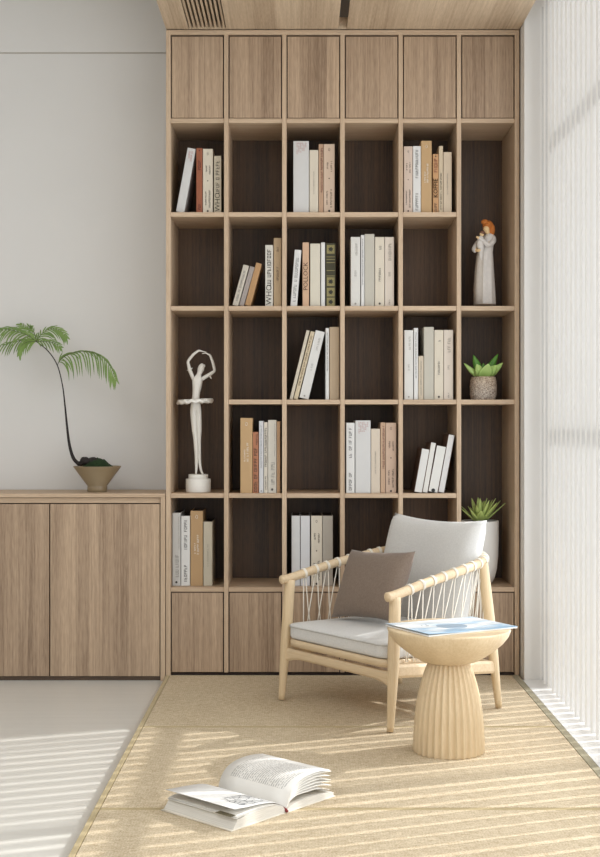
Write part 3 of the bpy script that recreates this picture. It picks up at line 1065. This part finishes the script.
# agave in the tall white pot
AD = 5.33
zb = Z0(587.3)
cxp = 479.6
ag = thing('potted_agave', 'spiky green succulent in a tall rounded white pot behind the armchair', 'potted plant', ((cxp - 300.5) / F * AD, AD - 5.2, zb + .0006))
hp = EYE - (520.6 - 427) / F * AD - zb
R = 18.9 / F * AD
white_pot = plain('satin_white_ceramic', rgb(218, 217, 214), 0.45, var=0.03, scale=20)
MB().lathe([(R * .55, 0), (R * .66, 0.004), (R * .80, hp * .10), (R * .91, hp * .24), (R * .975, hp * .45), (R, hp * .7), (R, hp - .003), (R * .99, hp), (R * .93, hp), (R * .92, hp * .93), (0.003, hp * .92)], n=64).build('pot', white_pot, ag)
MB().lathe([(R * .915, 0), (R * .5, 0.006), (0.002, 0.008)], c=(0, 0, hp * .93), n=32).build('soil', plain('dark_soil', rgb(46, 38, 30), 0.95, var=0.4, scale=200, bmp=0.6, bscale=200), ag)
am = leafmat('agave_leaf', rgb(168, 190, 98), rgb(216, 224, 152), rgb(128, 156, 70))
m = MB()
random.seed(3)
for ring_, n, el, ln, wd in ((0, 9, 42, .128, .026), (1, 8, 56, .118, .026), (2, 6, 70, .108, .024), (3, 3, 84, .09, .022)):
    for i in range(n):
        a = 2 * PI * (i + ring_ * .5) / n + random.uniform(-.1, .1) - PI / 2
        e = math.radians(el + random.uniform(-4, 4))
        dv = Vector((math.cos(a) * math.cos(e), math.sin(a) * math.cos(e), math.sin(e)))
        if ring_ == 0 and i == 0: ln2, wd2 = .085, .042
        else: ln2, wd2 = ln * random.uniform(.9, 1.08), wd
        if dv.x < -.2: ln2 *= 0.76
        leaf(m, Vector((0, 0, hp * .95)) + Vector((dv.x, dv.y, 0)) * 0.012, dv, ln2, wd2, -0.06, 0.0035, tipw=0.8, cup=0.3)
m.build('leaves', am, ag)

# ------------------------------------------------------------------ bowl with the fern on the low cabinet
GD = 5.35
zb = Z0(493.6)
gx = (97.3 - 300.5) / F * GD
fern = thing('potted_fern_tree', 'single-stemmed fern growing from moss in a conical brown bowl', 'potted plant', (gx, GD - 5.2, zb))
k = GD / F
def G(px, py, y=0.0): return Vector(((px - 97.3) * k, y, (EYE - (py - 427) / F * GD) - zb))
hb = G(0, 466).z
Rb = 23.8 * k
bowl_m = plain('olive_brown_glaze', rgb(134, 117, 90), 0.42, var=0.06, scale=40)
MB().lathe([(.0405, 0), (.0425, .002), (.0425, .022), (.0415, .025), (Rb * .99, hb - .004), (Rb, hb - .001), (Rb * .985, hb), (Rb * .95, hb - .003), (Rb * .7, hb - .022), (.003, hb - .03)], n=64).build('bowl', bowl_m, fern)
moss = plain('dark_moss', rgb(26, 50, 16), 0.95, var=0.9, scale=90, bmp=1.0, bscale=140)
bark = plain('black_bark', rgb(34, 26, 24), 0.8, var=0.5, scale=90, bmp=0.8, bscale=120)
m = MB()
rings = []
random.seed(5)
for i in range(15):
    t = i / 14
    x = -0.062 + 0.128 * t
    h = [0.0, .012, .024, .028, .026, .028, .032, .033, .031, .029, .026, .020, .012, .005, 0.0][i]
    rings.append([(x, 0.045 * math.cos(a) * math.sqrt(max(0.02, math.sin(PI * (t * .94 + .03)))), hb - 0.012 + (h + 0.012) * max(0, math.sin(a)) * (1 + random.uniform(-.1, .1))) for a in [PI * j / 12 for j in range(13)]])
MB().rings(rings, closed=False, cap=False).build('moss', moss, fern)
m.blob(G(80.5, 463.6), (.019, .018, .010))
m.blob(G(86, 461.0, -.012), (.024, .020, .0175), seg=20, m=Matrix.Rotation(.25, 3, 'Y'))
m.blob(G(93, 461.0, -.004), (.024, .022, .0165), seg=20)
m.blob(G(100, 463.2, -.002), (.020, .022, .0105), seg=20, m=Matrix.Rotation(.25, 3, 'Y'))
m.blob(G(87, 462.6, .014), (.022, .018, .015), seg=20)
m.bm.verts.ensure_lookup_table()
for v in m.bm.verts:
    v.co += Vector((math.sin(v.co.z * 400 + v.co.y * 300), math.sin(v.co.x * 420), math.sin(v.co.x * 300 + v.co.y * 410))) * .0011
m.build('root', bark, fern)
stem = smoothpath([G(79, 464), G(73.5, 458, -.004), G(69.5, 445), G(67.2, 428), G(65.2, 408), G(62.6, 386), G(57.2, 365), G(48, 351), G(36.5, 341.5)], 6)
n = len(stem)
MB().tube(stem, [0.0085 - 0.0062 * min(1, (i / n) * 1.6) for i in range(n)], 8).build('stem', bark, fern)
fm1 = leafmat('fern_leaf', rgb(96, 132, 50), rgb(140, 164, 84), rgb(58, 84, 34), 0.5)
fstalk = plain('fern_stalk', rgb(60, 66, 34), 0.6)


def leaflet(mb, p, d, ln, wd, droop, nrm):
    n = 6
    step = ln / n
    q = Vector(p); d = Vector(d).normalized()
    L_, R2_ = [], []
    for i in range(n + 1):
        t = i / n
        w = wd * (math.sin(PI * min(1, t * .85 + .15)) ** .7 if i < n else 0.05)
        s = d.cross(nrm)
        if s.length < 1e-4: s = Vector((0, 1, 0))
        s.normalize()
        L_.append(q + s * w / 2); R2_.append(q - s * w / 2)
        d = (d + Vector((0, 0, -droop * step * 30))).normalized()
        q = q + d * step
    mb.rings([[L_[i], (L_[i] + R2_[i]) / 2 + nrm * wd * .12, R2_[i]] for i in range(n + 1)], closed=False, cap=False)


def frond(pts, ln, count, seed, droop=0.6, start=0.05, yd=1.0, lift=0.15):
    rnd = random.Random(seed)
    path = smoothpath([G(*p) for p in pts], 8)
    fr_ = MB().tube(path, [0.0016 * (1 - 0.6 * i / len(path)) for i in range(len(path))], 5).build('frond_stalk', fstalk, fern)
    m = MB()
    for i in range(count):
        t = start + (1 - start) * i / (count - 1)
        f = t * (len(path) - 1)
        a = min(int(f), len(path) - 2)
        p = path[a].lerp(path[a + 1], f - a)
        tg = (path[a + 1] - path[a]).normalized()
        l = ln * (0.55 + 0.45 * math.sin(PI * min(1, t * .8 + .18))) * rnd.uniform(.85, 1.1) * (1 if t < .85 else .75)
        side = Vector((0, 1, 0))
        up = side.cross(tg)
        if up.z < 0: up = -up
        for s in (-1, 1):
            dd = tg * rnd.uniform(.7, 1.0) + side * s * 0.3 + up * (s * 0.5 * yd + lift)
            ll = l * (1.3 if s < 0 else 0.7)
            nn = Vector((rnd.uniform(-.25, .25), -1, rnd.uniform(.0, .5))).normalized()
            leaflet(m, p, dd, ll, 0.0062, droop * rnd.uniform(.8, 1.3), nn)
    m.build('frond', fm1, fern)


frond([(57.2, 365, 0), (63, 358, -.01), (76, 352.5, -.02), (91, 352.0, -.03), (104, 358, -.035), (113, 369, -.04), (117.5, 380, -.04)], .086, 25, 1, droop=1.0, start=.08, lift=-.1)
frond([(36.5, 341.5, 0), (42, 333, .01), (51, 328.5, .015), (60, 330.5, .02), (65.5, 337, .02)], .060, 15, 2, droop=0.7)
frond([(36.5, 341.5, 0), (46, 342, -.03), (56, 343.5, -.05), (63, 348, -.06)], .046, 10, 3, droop=0.5)
frond([(36.5, 341.5, 0), (26, 334.5, -.03), (12, 331, -.06), (-4, 333.5, -.08), (-18, 342, -.1)], .064, 17, 4, droop=0.8)
frond([(36.5, 341.5, 0), (29, 340.5, .0), (18, 341, .01), (6, 343, .03), (-8, 348, .04)], .056, 15, 5, droop=0.8)
frond([(36.5, 341.5, 0), (29, 342.5, -.03), (24, 347, -.05), (22.5, 355, -.06)], .054, 11, 6, droop=1.0)
frond([(36.5, 341.5, 0), (31, 334, .03), (24, 327.5, .05), (17, 323, .07)], .044, 10, 7, droop=0.3)
frond([(36.5, 341.5, 0), (34, 333, .0), (30, 327, -.02), (33, 327.5, -.03)], .032, 7, 8, droop=0.5)
frond([(36.5, 341.5, 0), (24, 333, .06), (8, 327.5, .12), (-8, 327.5, .15)], .054, 12, 9, droop=0.5)

# ------------------------------------------------------------------ armchair
CH = (0.3456, -0.5573)
TH_C = math.radians(-52.99)
ch = thing('armchair', 'low pale wood armchair with cord sides and light grey cushions', 'armchair', (CH[0], CH[1], 0.003), TH_C)
# local axes: x = across (towards the viewer's right), -y = forwards
def C(f, u, z): return Vector((u, -f, z))
UF, UR, FFr, FR_ = 0.311, 0.2731, 0.2884, -0.2728
for s in (-1, 1):
    pts = [C(FFr, s * UF, 0.0), C(0.276, s * 0.309, 0.15), C(0.264, s * 0.304, 0.32), C(0.256, s * 0.300, 0.452)]
    pp = smoothpath(pts, 5)
    MB().tube(pp, [0.0115 + 0.0095 * min(1, i / (len(pp) - 1) * 1.9) - 0.0025 * max(0, i / (len(pp) - 1) - .6) for i in range(len(pp))], 14).build('leg', ash_z, ch)
    pts = [C(FR_, s * UR, 0.0), C(-0.249, s * 0.272, 0.17), C(-0.222, s * 0.269, 0.36), C(-0.197, s * 0.2654, 0.535)]
    pp = smoothpath(pts, 5)
    MB().tube(pp, [0.0115 + 0.0095 * min(1, i / (len(pp) - 1) * 1.9) - 0.0025 * max(0, i / (len(pp) - 1) - .6) for i in range(len(pp))], 14).build('leg', ash_z, ch)
# bent hoop that is both arms and back
half = [(0.300, 0.303, 0.4535), (0.256, 0.302, 0.458), (0.14, 0.299, 0.482), (0.02, 0.296, 0.5045), (-0.10, 0.287, 0.524), (-0.19, 0.266, 0.539), (-0.245, 0.222, 0.547), (-0.272, 0.15, 0.552), (-0.284, 0.0, 0.555)]
hoop_pts = [C(f, u, z) for f, u, z in half] + [C(f, -u, z) for f, u, z in half[-2::-1]]
hoop = smoothpath(hoop_pts, 8)
nh = len(hoop)
def hr(i):
    e = min(i, nh - 1 - i)
    return 0.0165 * (0.35 if e == 0 else 0.8 if e == 1 else 1.0)
MB().tube(hoop, [hr(i) for i in range(nh)], 16).build('arm_hoop', ash_x, ch)
# rails
def beam(a, b, h, w, haunch=0.0):
    m = MB()
    a = Vector(a); b = Vector(b)
    d = (b - a).normalized()
    sd = d.cross(Vector((0, 0, 1))).normalized()
    rings = []
    n = 14
    for i in range(n + 1):
        t = i / n
        p = a.lerp(b, t)
        e = max(0, 1 - min(t, 1 - t) / 0.16)
        lo = -h / 2 - haunch * e * e
        hi = h / 2
        r = []
        for (sx, sz) in ((-1, -.6), (-1, .6), (-.6, 1), (.6, 1), (1, .6), (1, -.6), (.6, -1), (-.6, -1)):
            r.append(p + sd * w / 2 * sx + Vector((0, 0, (lo + hi) / 2 + (hi - lo) / 2 * sz)))
        rings.append(r)
    m.rings(rings, smooth=False)
    return m
beam(C(.270, -.300, .180), C(.270, .300, .180), .034, .022, .020).build('front_rail', ash_x, ch)
beam(C(-.247, -.268, .150), C(-.247, .268, .150), .040, .022, .0).build('rear_rail', ash_x, ch)
for s in (-1, 1):
    beam(C(.262, s * .306, .200), C(-.245, s * .272, .152), .046, .022, .0).build('side_rail', ash_x, ch)


def seat_outline(f0, f1, u0, u1, r, n=6):
    """rounded trapezoid: f0 front, f1 rear"""
    cs = [(f0 - r, u0 - r, 0), (f0 - r, -(u0 - r), 1), (f1 + r, -(u1 - r), 2), (f1 + r, u1 - r, 3)]
    out = []
    for f, u, q in cs:
        for i in range(n + 1):
            a = PI / 2 * i / n
            if q == 0: out.append((f + r * math.sin(a), u + r * math.cos(a)))
            if q == 1: out.append((f + r * math.cos(a), u - r * math.sin(a)))
            if q == 2: out.append((f - r * math.sin(a), u - r * math.cos(a)))
            if q == 3: out.append((f - r * math.cos(a), u + r * math.sin(a)))
    # densify
    res = []
    for i in range(len(out)):
        a = out[i]; b = out[(i + 1) % len(out)]
        L2 = math.hypot(a[0] - b[0], a[1] - b[1])
        m = max(1, int(L2 / 0.03))
        for j in range(m):
            res.append((a[0] + (b[0] - a[0]) * j / m, a[1] + (b[1] - a[1]) * j / m))
    return res


def tilt(f): return -0.030 * (0.27 - f) / 0.52
ol = seat_outline(0.288, -0.235, 0.288, 0.252, 0.05)
def slab(ol, layers, dome=0.0):
    rings = []
    for sc, z in layers:
        rings.append([C(0.02 + (f - 0.02) * sc[0], u * sc[1], z + tilt(f) * max(0.0, min(1.0, (.285 - z) / .05))) for f, u in ol])
    return rings
m = MB()
m.rings(slab(ol, [((.96, .96), .206), ((1, 1), .211), ((1.0, 1.0), .231), ((.985, .985), .235)]))
m.build('seat_frame', ash_x, ch)
cush = fabric('light_grey_linen', rgb(196, 195, 192), rgb(214, 213, 210), 420)
lay = [((.95, .95), .2355), ((.99, .99), .240), ((1.0, 1.0), .248), ((1.0, 1.0), .262), ((1.0, 1.0), .278), ((1.004, 1.004), .284), ((.995, .995), .290)]
for i in range(1, 9):
    t = i / 8
    lay.append(((.995 - .995 * t ** 1.0 * .93, .995 - .995 * t * .93), .290 + .026 * (1 - (1 - t) ** 2)))
MB().rings(slab(ol, lay)).build('seat_cushion', cush, ch)
pth = [C(0.02 + (f - 0.02) * 1.004, u * 1.004, .284 + tilt(f) * .02) for f, u in ol]
MB().tube(pth, 0.0028, 6, loop=True).build('cushion_piping', fabric('grey_piping', rgb(172, 170, 166), rgb(190, 188, 184), 300), ch)


def pad(w, h, t, n=20, pinch=0.06, boxy=2.6, sag=None, edge=0.12):
    """cushion in its own x (width) z (height) plane, y = thickness"""
    m = bmesh.new()
    grid = {}
    for sgn in (-1, 1):
        for i in range(n + 1):
            for j in range(n + 1):
                a, b = -1 + 2 * i / n, -1 + 2 * j / n
                if sgn == 1 and (i in (0, n) or j in (0, n)):
                    grid[(1, i, j)] = grid[(-1, i, j)]
                    continue
                x = a * w / 2 * (1 - pinch * (1 - b * b) * abs(a) ** 3)
                z = b * h / 2 * (1 - pinch * (1 - a * a) * abs(b) ** 3)
                th = t / 2 * ((1 - abs(a) ** boxy) * (1 - abs(b) ** boxy)) ** 0.42
                if sag: z += sag(a, b)
                grid[(sgn, i, j)] = m.verts.new((x, sgn * th, z))
    for sgn in (-1, 1):
        for i in range(n):
            for j in range(n):
                q = [grid[(sgn, i, j)], grid[(sgn, i + 1, j)], grid[(sgn, i + 1, j + 1)], grid[(sgn, i, j + 1)]]
                f = m.faces.new(q if sgn < 0 else q[::-1])
                f.smooth = True
    return m


def place(bm, mat4):
    for v in bm.verts: v.co = mat4 @ v.co
    mb = MB(); mb.add(bm)
    return mb


# back cushion: leaning
bc_ = pad(0.508, 0.43, 0.100, 24, pinch=0.03, boxy=6, sag=lambda a, b: -0.012 * (1 - a * a) * (b > 0) * b)
top = C(-0.222, 0.002, 0.663); bot = C(-0.115, 0.0, 0.300)
zz = (top - bot).normalized(); xx = Vector((1, 0, 0)); yy = zz.cross(xx).normalized()
M4 = Matrix((xx, yy, zz)).transposed().to_4x4()
M4.translation = (top + bot) / 2 + Vector((0.0, 0, 0))
o = place(bc_, M4).build('back_cushion', cush, ch)
# cords
cordm = plain('white_cord', rgb(228, 222, 210), 0.8, var=0.08, scale=300)
def hoop_at(t):
    f = t * (nh - 1); a = min(int(f), nh - 2)
    return hoop[a].lerp(hoop[a + 1], f - a), (hoop[a + 1] - hoop[a]).normalized()
NS = 30
for i in range(NS):
    t = 0.10 + 0.80 * i / (NS - 1)
    p, tg = hoop_at(t)
    n1 = tg.cross(Vector((0, 0, 1))).normalized(); n2 = n1.cross(tg).normalized()
    m = MB()
    for off in (-0.0035, 0.0, 0.0035):
        m.tube([p + tg * off + (n1 * math.cos(a) + n2 * math.sin(a)) * 0.0178 for a in [2 * PI * q / 16 for q in range(16)]], 0.0021, 5, loop=True)
    # feet of the strands on the seat frame
    for s in (-0.85, 0.85):
        tb = (i + s) / (NS - 1)
        # walk the seat frame outline from right front to left front round the back
        L1 = 0.42; L2 = 0.50
        tot = 2 * L1 + L2
        d = tb * tot
        d = max(0.0, min(tot, d))
        if d < L1:
            fu = (0.20 - d, 0.284 - 0.03 * d / L1)
        elif d < L1 + L2:
            fu = (-0.232, 0.254 - (d - L1))
        else:
            fu = (-0.22 + (d - L1 - L2), -0.254 - 0.03 * (d - L1 - L2) / L1)
        foot = C(fu[0], fu[1], 0.226 + tilt(fu[0]))
        outw = Vector((fu[1], -fu[0] * (1 if abs(fu[0]) > .22 else 0), 0)).normalized() * 0.006
        m.tube([p + tg * (s * 0.006) - n2 * 0.016, p.lerp(foot + outw, 0.5) + outw * 0.2, foot + outw], 0.0022, 5)
    m.build('cord', cordm, ch)

# throw pillow (rests on the seat, leans on the back cushion)
tp = thing('throw_pillow', 'taupe square throw pillow leaning on the armchair\'s grey back cushion', 'pillow', (0, 0, 0))
pm = fabric('taupe_weave', rgb(104, 89, 77), rgb(130, 114, 101), 380)
pb = pad(0.285, 0.285, 0.115, 24, pinch=0.10, boxy=2.4)
tlp, trp = P(349.5, 551.5, 4.78), P(408, 551.5, 4.56)
blp, brp = P(335.0, 615.5, 4.66), P(402, 623, 4.44)
cen = (tlp + trp + blp + brp) / 4
xx = ((trp - tlp) + (brp - blp)).normalized()
zz = ((tlp - blp) + (trp - brp)).normalized()
zz = (zz - xx * zz.dot(xx)).normalized()
yy = zz.cross(xx).normalized()
M4 = Matrix((xx, yy, zz)).transposed().to_4x4()
wq = ((trp - tlp).length + (brp - blp).length) / 2; hq = ((tlp - blp).length + (trp - brp).length) / 2
for v in pb.verts:
    v.co.x *= wq / 0.285 * 1.03; v.co.z *= hq / 0.285 * 1.03
print('PILLOW', cen, wq, hq, xx, zz)
place(pb, M4).build('pillow_cover', pm, tp)
tp.location = cen

# ------------------------------------------------------------------ side table
TD = 3.983
tX = (448.8 - 300.5) / F * TD
tb = thing('side_table', 'round pale wood side table with bowl-shaped top and fluted dome base', 'side table', (tX, TD - 5.2, 0))
kk = TD / F
def zy(py): return EYE - (py - 427) * kk
prof = [(.004, zy(662)), (.070, zy(661.6)), (.092, zy(659.5)), (.118, zy(655)), (.148, zy(648)), (.172, zy(641.5)), (.188, zy(635)), (.1945, zy(630)), (.1955, zy(628.6)), (.1945, zy(627.8)), (.191, zy(627.5)), (.100, zy(627.5)), (.003, zy(627.5))]
MB().lathe(prof, n=96).build('table_top', ash_z, tb)
bp = [(.1085, 0), (.1095, .004), (.1085, .05), (.1065, zy(725)), (.1035, zy(712)), (.0980, zy(700)), (.0915, zy(690)), (.0835, zy(680)), (.0745, zy(671)), (.067, zy(665)), (.062, zy(661.5))]
pp = []
for (r0, z0), (r1, z1) in zip(bp, bp[1:]):
    for j in range(3): pp.append((r0 + (r1 - r0) * j / 3, z0 + (z1 - z0) * j / 3))
pp.append(bp[-1])
NF = 30
m = MB()
m.lathe(pp, n=NF * 8, fn=lambda a, z: 1.0 + 0.045 - 0.085 * abs(math.sin(NF * a / 2)) ** 0.8)
m.build('fluted_base', ash_z, tb)

# magazine on the table
mg = thing('magazine', 'thin magazine with pale blue and white cover lying on the side table', 'magazine', (0, 0, 0))
zm = zy(627.5) + 0.0006
def mpt(px, py, z):
    d = (EYE - z) * F / (py - 427)
    return Vector(((px - 300.5) / F * d, d - 5.2, 0))
a, b_, c_, d_ = mpt(389, 624.0, zm + .004), mpt(424.5, 636.5, zm + .004), mpt(517.5, 626.5, zm + .004), mpt(472, 617.0, zm + .004)
# regularise to a rectangle about the centre
cen = (a + b_ + c_ + d_) / 4
ux = ((c_ - b_) + (d_ - a)).normalized()
lw = ((c_ - b_).length + (d_ - a).length) / 2
uy = Vector((-ux.y, ux.x, 0)); lh = (((a - b_) + (d_ - c_)) / 2).dot(uy)
mg.location = (cen.x, cen.y, zm)
mg.rotation_euler = (0, 0, math.atan2(ux.y, ux.x))
print('MAG', lw, lh)


def mag_mat():
    m, nt, b = newmat('magazine_cover_print', 0.35)
    tc = node(nt, 'ShaderNodeTexCoord').outputs['Object']
    s = node(nt, 'ShaderNodeSeparateXYZ')
    nt.links.new(tc, s.inputs[0])
    n = noise(nt, scaled(nt, tc, (6, 14, 1)), 1, 3)
    n2 = noise(nt, tc, 30, 2)
    cr = node(nt, 'ShaderNodeValToRGB')
    e = cr.color_ramp.elements
    e[0].position = 0.38; e[0].color = rgb(150, 184, 210)
    e[1].position = 0.55; e[1].color = rgb(228, 232, 234)
    x = math_n(nt, 'ADD', n, math_n(nt, 'MULTIPLY', s.outputs[1], 0.7))
    nt.links.new(x, cr.inputs[0])
    # grey-blue disc
    dx = math_n(nt, 'POWER', math_n(nt, 'ABSOLUTE', math_n(nt, 'ADD', s.outputs[0], 0.005)), 2)
    dy = math_n(nt, 'POWER', math_n(nt, 'ABSOLUTE', math_n(nt, 'ADD', s.outputs[1], 0.01)), 2)
    dist = math_n(nt, 'SQRT', math_n(nt, 'ADD', dx, dy))
    ins = math_n(nt, 'LESS_THAN', dist, 0.050)
    c = mixc(nt, ins, cr.outputs[0], rgb(146, 168, 188))
    nt.links.new(c, b.inputs['Base Color'])
    return m


magm = mag_mat()
paper = plain('white_paper', rgb(232, 230, 226), 0.7)
hw, hh = lw / 2, lh / 2
def sheet(z0, z1, sx=1.0, n=14, curl=0.0, x0=-1, x1=1):
    rings = []
    for i in range(n + 1):
        t = x0 + (x1 - x0) * i / n
        x = hw * t * sx
        dz = curl * max(0, (-t - 0.2)) ** 2
        rings.append([(x, -hh * sx, z0 + dz), (x, hh * sx, z0 + dz), (x, hh * sx, z1 + dz), (x, -hh * sx, z1 + dz)])
    return rings
MB().rings(sheet(0.0, 0.0042, 0.99), smooth=False).build('pages', paper, mg)
MB().rings(sheet(0.0044, 0.0052, 1.0, curl=0.006), smooth=False).build('front_cover', magm, mg)
m = MB()
rnd = random.Random(4)
for (x, y, w_, h_) in [(-.105, .035, .012, .006), (-.088, .038, .005, .008), (-.075, .03, .010, .004), (-.11, .018, .004, .004), (-.068, .045, .006, .003)]:
    m.box((x, y, .0050), (x + w_, y + h_, .0058))
m.build('print_marks', cmat((70, 66, 62)), mg)

# ------------------------------------------------------------------ open book on the mats
ob = thing('open_book', 'thick open book lying face up on the tatami with fanned pages', 'book', (0, 0, 0))
G0 = P(285.7, 813, 3.342); G0.z = 0
gd = Vector((-.19, .17, 0)).normalized()       # along the gutter, away from the viewer
rd = Vector((gd.y, -gd.x, 0))                  # to the right page
ob.location = (G0.x, G0.y, 0.0005)
ob.rotation_euler = (0, 0, math.atan2(rd.y, rd.x))
LG_ = 0.262
WP = 0.198
pg = plain('printed_paper_cream', rgb(220, 216, 208), 0.8, var=0.02, scale=50)


def text_page():
    m, nt, b = newmat('page_with_text', 0.8)
    tc = node(nt, 'ShaderNodeTexCoord').outputs['Object']
    s = node(nt, 'ShaderNodeSeparateXYZ')
    nt.links.new(tc, s.inputs[0])
    li = math_n(nt, 'FRACT', math_n(nt, 'MULTIPLY', s.outputs[1], 130))
    on = math_n(nt, 'GREATER_THAN', li, 0.5)
    n = noise(nt, scaled(nt, tc, (260, 130, 1)), 1, 1)
    wd = math_n(nt, 'GREATER_THAN', n, 0.42)
    def between(o, lo, hi):
        return math_n(nt, 'MULTIPLY', math_n(nt, 'GREATER_THAN', o, lo), math_n(nt, 'LESS_THAN', o, hi))
    ins = math_n(nt, 'MULTIPLY', between(s.outputs[0], 0.022, 0.150), between(s.outputs[1], 0.025, 0.235))
    f = math_n(nt, 'MULTIPLY', math_n(nt, 'MULTIPLY', on, wd), math_n(nt, 'MULTIPLY', ins, 0.5))
    nt.links.new(mixc(nt, f, rgb(222, 219, 213), rgb(96, 92, 88)), b.inputs['Base Color'])
    return m


tpm = text_page()
def curve_sheet(prof, th=0.0006, y0=0.0, y1=LG_, mats=None, name='page', mi=0, n=None):
    """prof: list of (x,z) across the page; swept along y"""
    pr = smoothpath([(x, 0, z) for x, z in prof], 5)
    m = MB()
    ringA, ringB = [], []
    top = [(p.x, p.z + th) for p in pr]; bot = [(p.x, p.z) for p in pr][::-1]
    loop = top + bot
    rings = []
    ny = 4
    for j in range(ny + 1):
        y = y0 + (y1 - y0) * j / ny
        rings.append([(x, y, z) for x, z in loop])
    m.rings(rings)
    return m
# covers
curve_sheet([(0.0, .0), (.10, .0), (WP + .004, .0)], .0022, -.003, LG_ + .003).build('back_cover', plain('cream_board', rgb(214, 206, 190), 0.7), ob)
curve_sheet([(0.0, .0), (-.10, .0), (-WP - .010, .0)], .0022, -.003, LG_ + .003).build('front_cover', plain('cream_board_front', rgb(214, 206, 190), 0.7), ob)
# left text block (solid, about 25 mm)
def block(top, side, n=26, yo=0.0, flare=0.0):
    pr = smoothpath([(x, 0, z) for x, z in top], 6)
    m = MB()
    rings = []
    for j in range(5):
        y = yo + (LG_ - 2 * yo) * j / 4
        rings.append([(p.x, y, p.z) for p in pr] + [(pr[-1].x + side * flare, y, .0024), (pr[0].x, y, .0024)])
    m.rings(rings, smooth=False)
    return m
def edge_mat():
    m, nt, b = newmat('page_edges', 0.85)
    tc = node(nt, 'ShaderNodeTexCoord').outputs['Object']
    n = noise(nt, scaled(nt, tc, (25, 6, 1400)), 1, 2)
    nt.links.new(mixc(nt, math_n(nt, 'ADD', math_n(nt, 'MULTIPLY', math_n(nt, 'SUBTRACT', n, .5), 1.5), .5, clamp=True), rgb(176, 170, 158), rgb(226, 222, 214)), b.inputs['Base Color'])
    return m
em = edge_mat()
block([(-.002, .006), (-.02, .022), (-.06, .031), (-.12, .030), (-.170, .026), (-.182, .024)], -1, flare=.018).build('left_page_block', em, ob)
block([(.002, .006), (.02, .014), (.06, .020), (.12, .020), (.19, .014), (.198, .010)], 1).build('right_page_block', em, ob)
# lifted left leaf with its drawing
def dmat():
    m, nt, b = newmat('page_with_drawing', 0.8)
    tc = node(nt, 'ShaderNodeTexCoord').outputs['Object']
    s = node(nt, 'ShaderNodeSeparateXYZ')
    nt.links.new(tc, s.inputs[0])
    def between(o, lo, hi):
        return math_n(nt, 'MULTIPLY', math_n(nt, 'GREATER_THAN', o, lo), math_n(nt, 'LESS_THAN', o, hi))
    ins = math_n(nt, 'MULTIPLY', between(s.outputs[0], -.150, -.035), between(s.outputs[1], .012, .105))
    vo = node(nt, 'ShaderNodeTexVoronoi', feature='DISTANCE_TO_EDGE')
    vo.inputs['Scale'].default_value = 55
    nt.links.new(tc, vo.inputs['Vector'])
    ln = math_n(nt, 'LESS_THAN', vo.outputs['Distance'], 0.07)
    n = noise(nt, tc, 60, 3)
    f = math_n(nt, 'ADD', math_n(nt, 'MULTIPLY', ln, .5), math_n(nt, 'MULTIPLY', n, .62))
    f = math_n(nt, 'MULTIPLY', f, ins)
    nt.links.new(mixc(nt, f, rgb(222, 220, 216), rgb(80, 82, 84)), b.inputs['Base Color'])
    return m
curve_sheet([(-.004, .010), (-.02, .026), (-.06, .040), (-.12, .047), (-.16, .050), (-.194, .053)], .0007).build('lifted_page', dmat(), ob)
for q, (zz_, x_) in enumerate(((.036, -.203), (.033, -.206), (.030, -.2))):
    curve_sheet([(-.003, .008), (-.02, .024 - q * .001), (-.06, .034 - q * .001), (-.12, zz_), (x_ + .018, zz_ - .006)], .0006).build('page', pg, ob)
MB().box((-.196, .012, .0302), (-.105, .070, .0306)).build('printed_picture', cmat((120, 112, 88)), ob).location = (0, 0, .001)
# right side: arched leaves fanning out
curve_sheet([(.003, .010), (.016, .044), (.042, .068), (.085, .080), (.135, .082), (.185, .076)], .0007).build('page', tpm, ob)
for q in range(6):
    f = q / 5
    e = .072 - .045 * f
    curve_sheet([(.003, .009), (.017, .041 - .014 * f), (.045, .063 - .026 * f), (.088, .075 - .038 * f), (.138, .077 - .042 * f), (.189 - .004 * (q % 2), e - .003 * (q % 3))], .0007).build('page', pg, ob)
MB().tube([(0.0, -.006, .004), (0.001, .0, .008), (0, .02, .012)], .004, 8).build('ribbon', plain('red_ribbon', rgb(120, 30, 34), 0.6), ob)
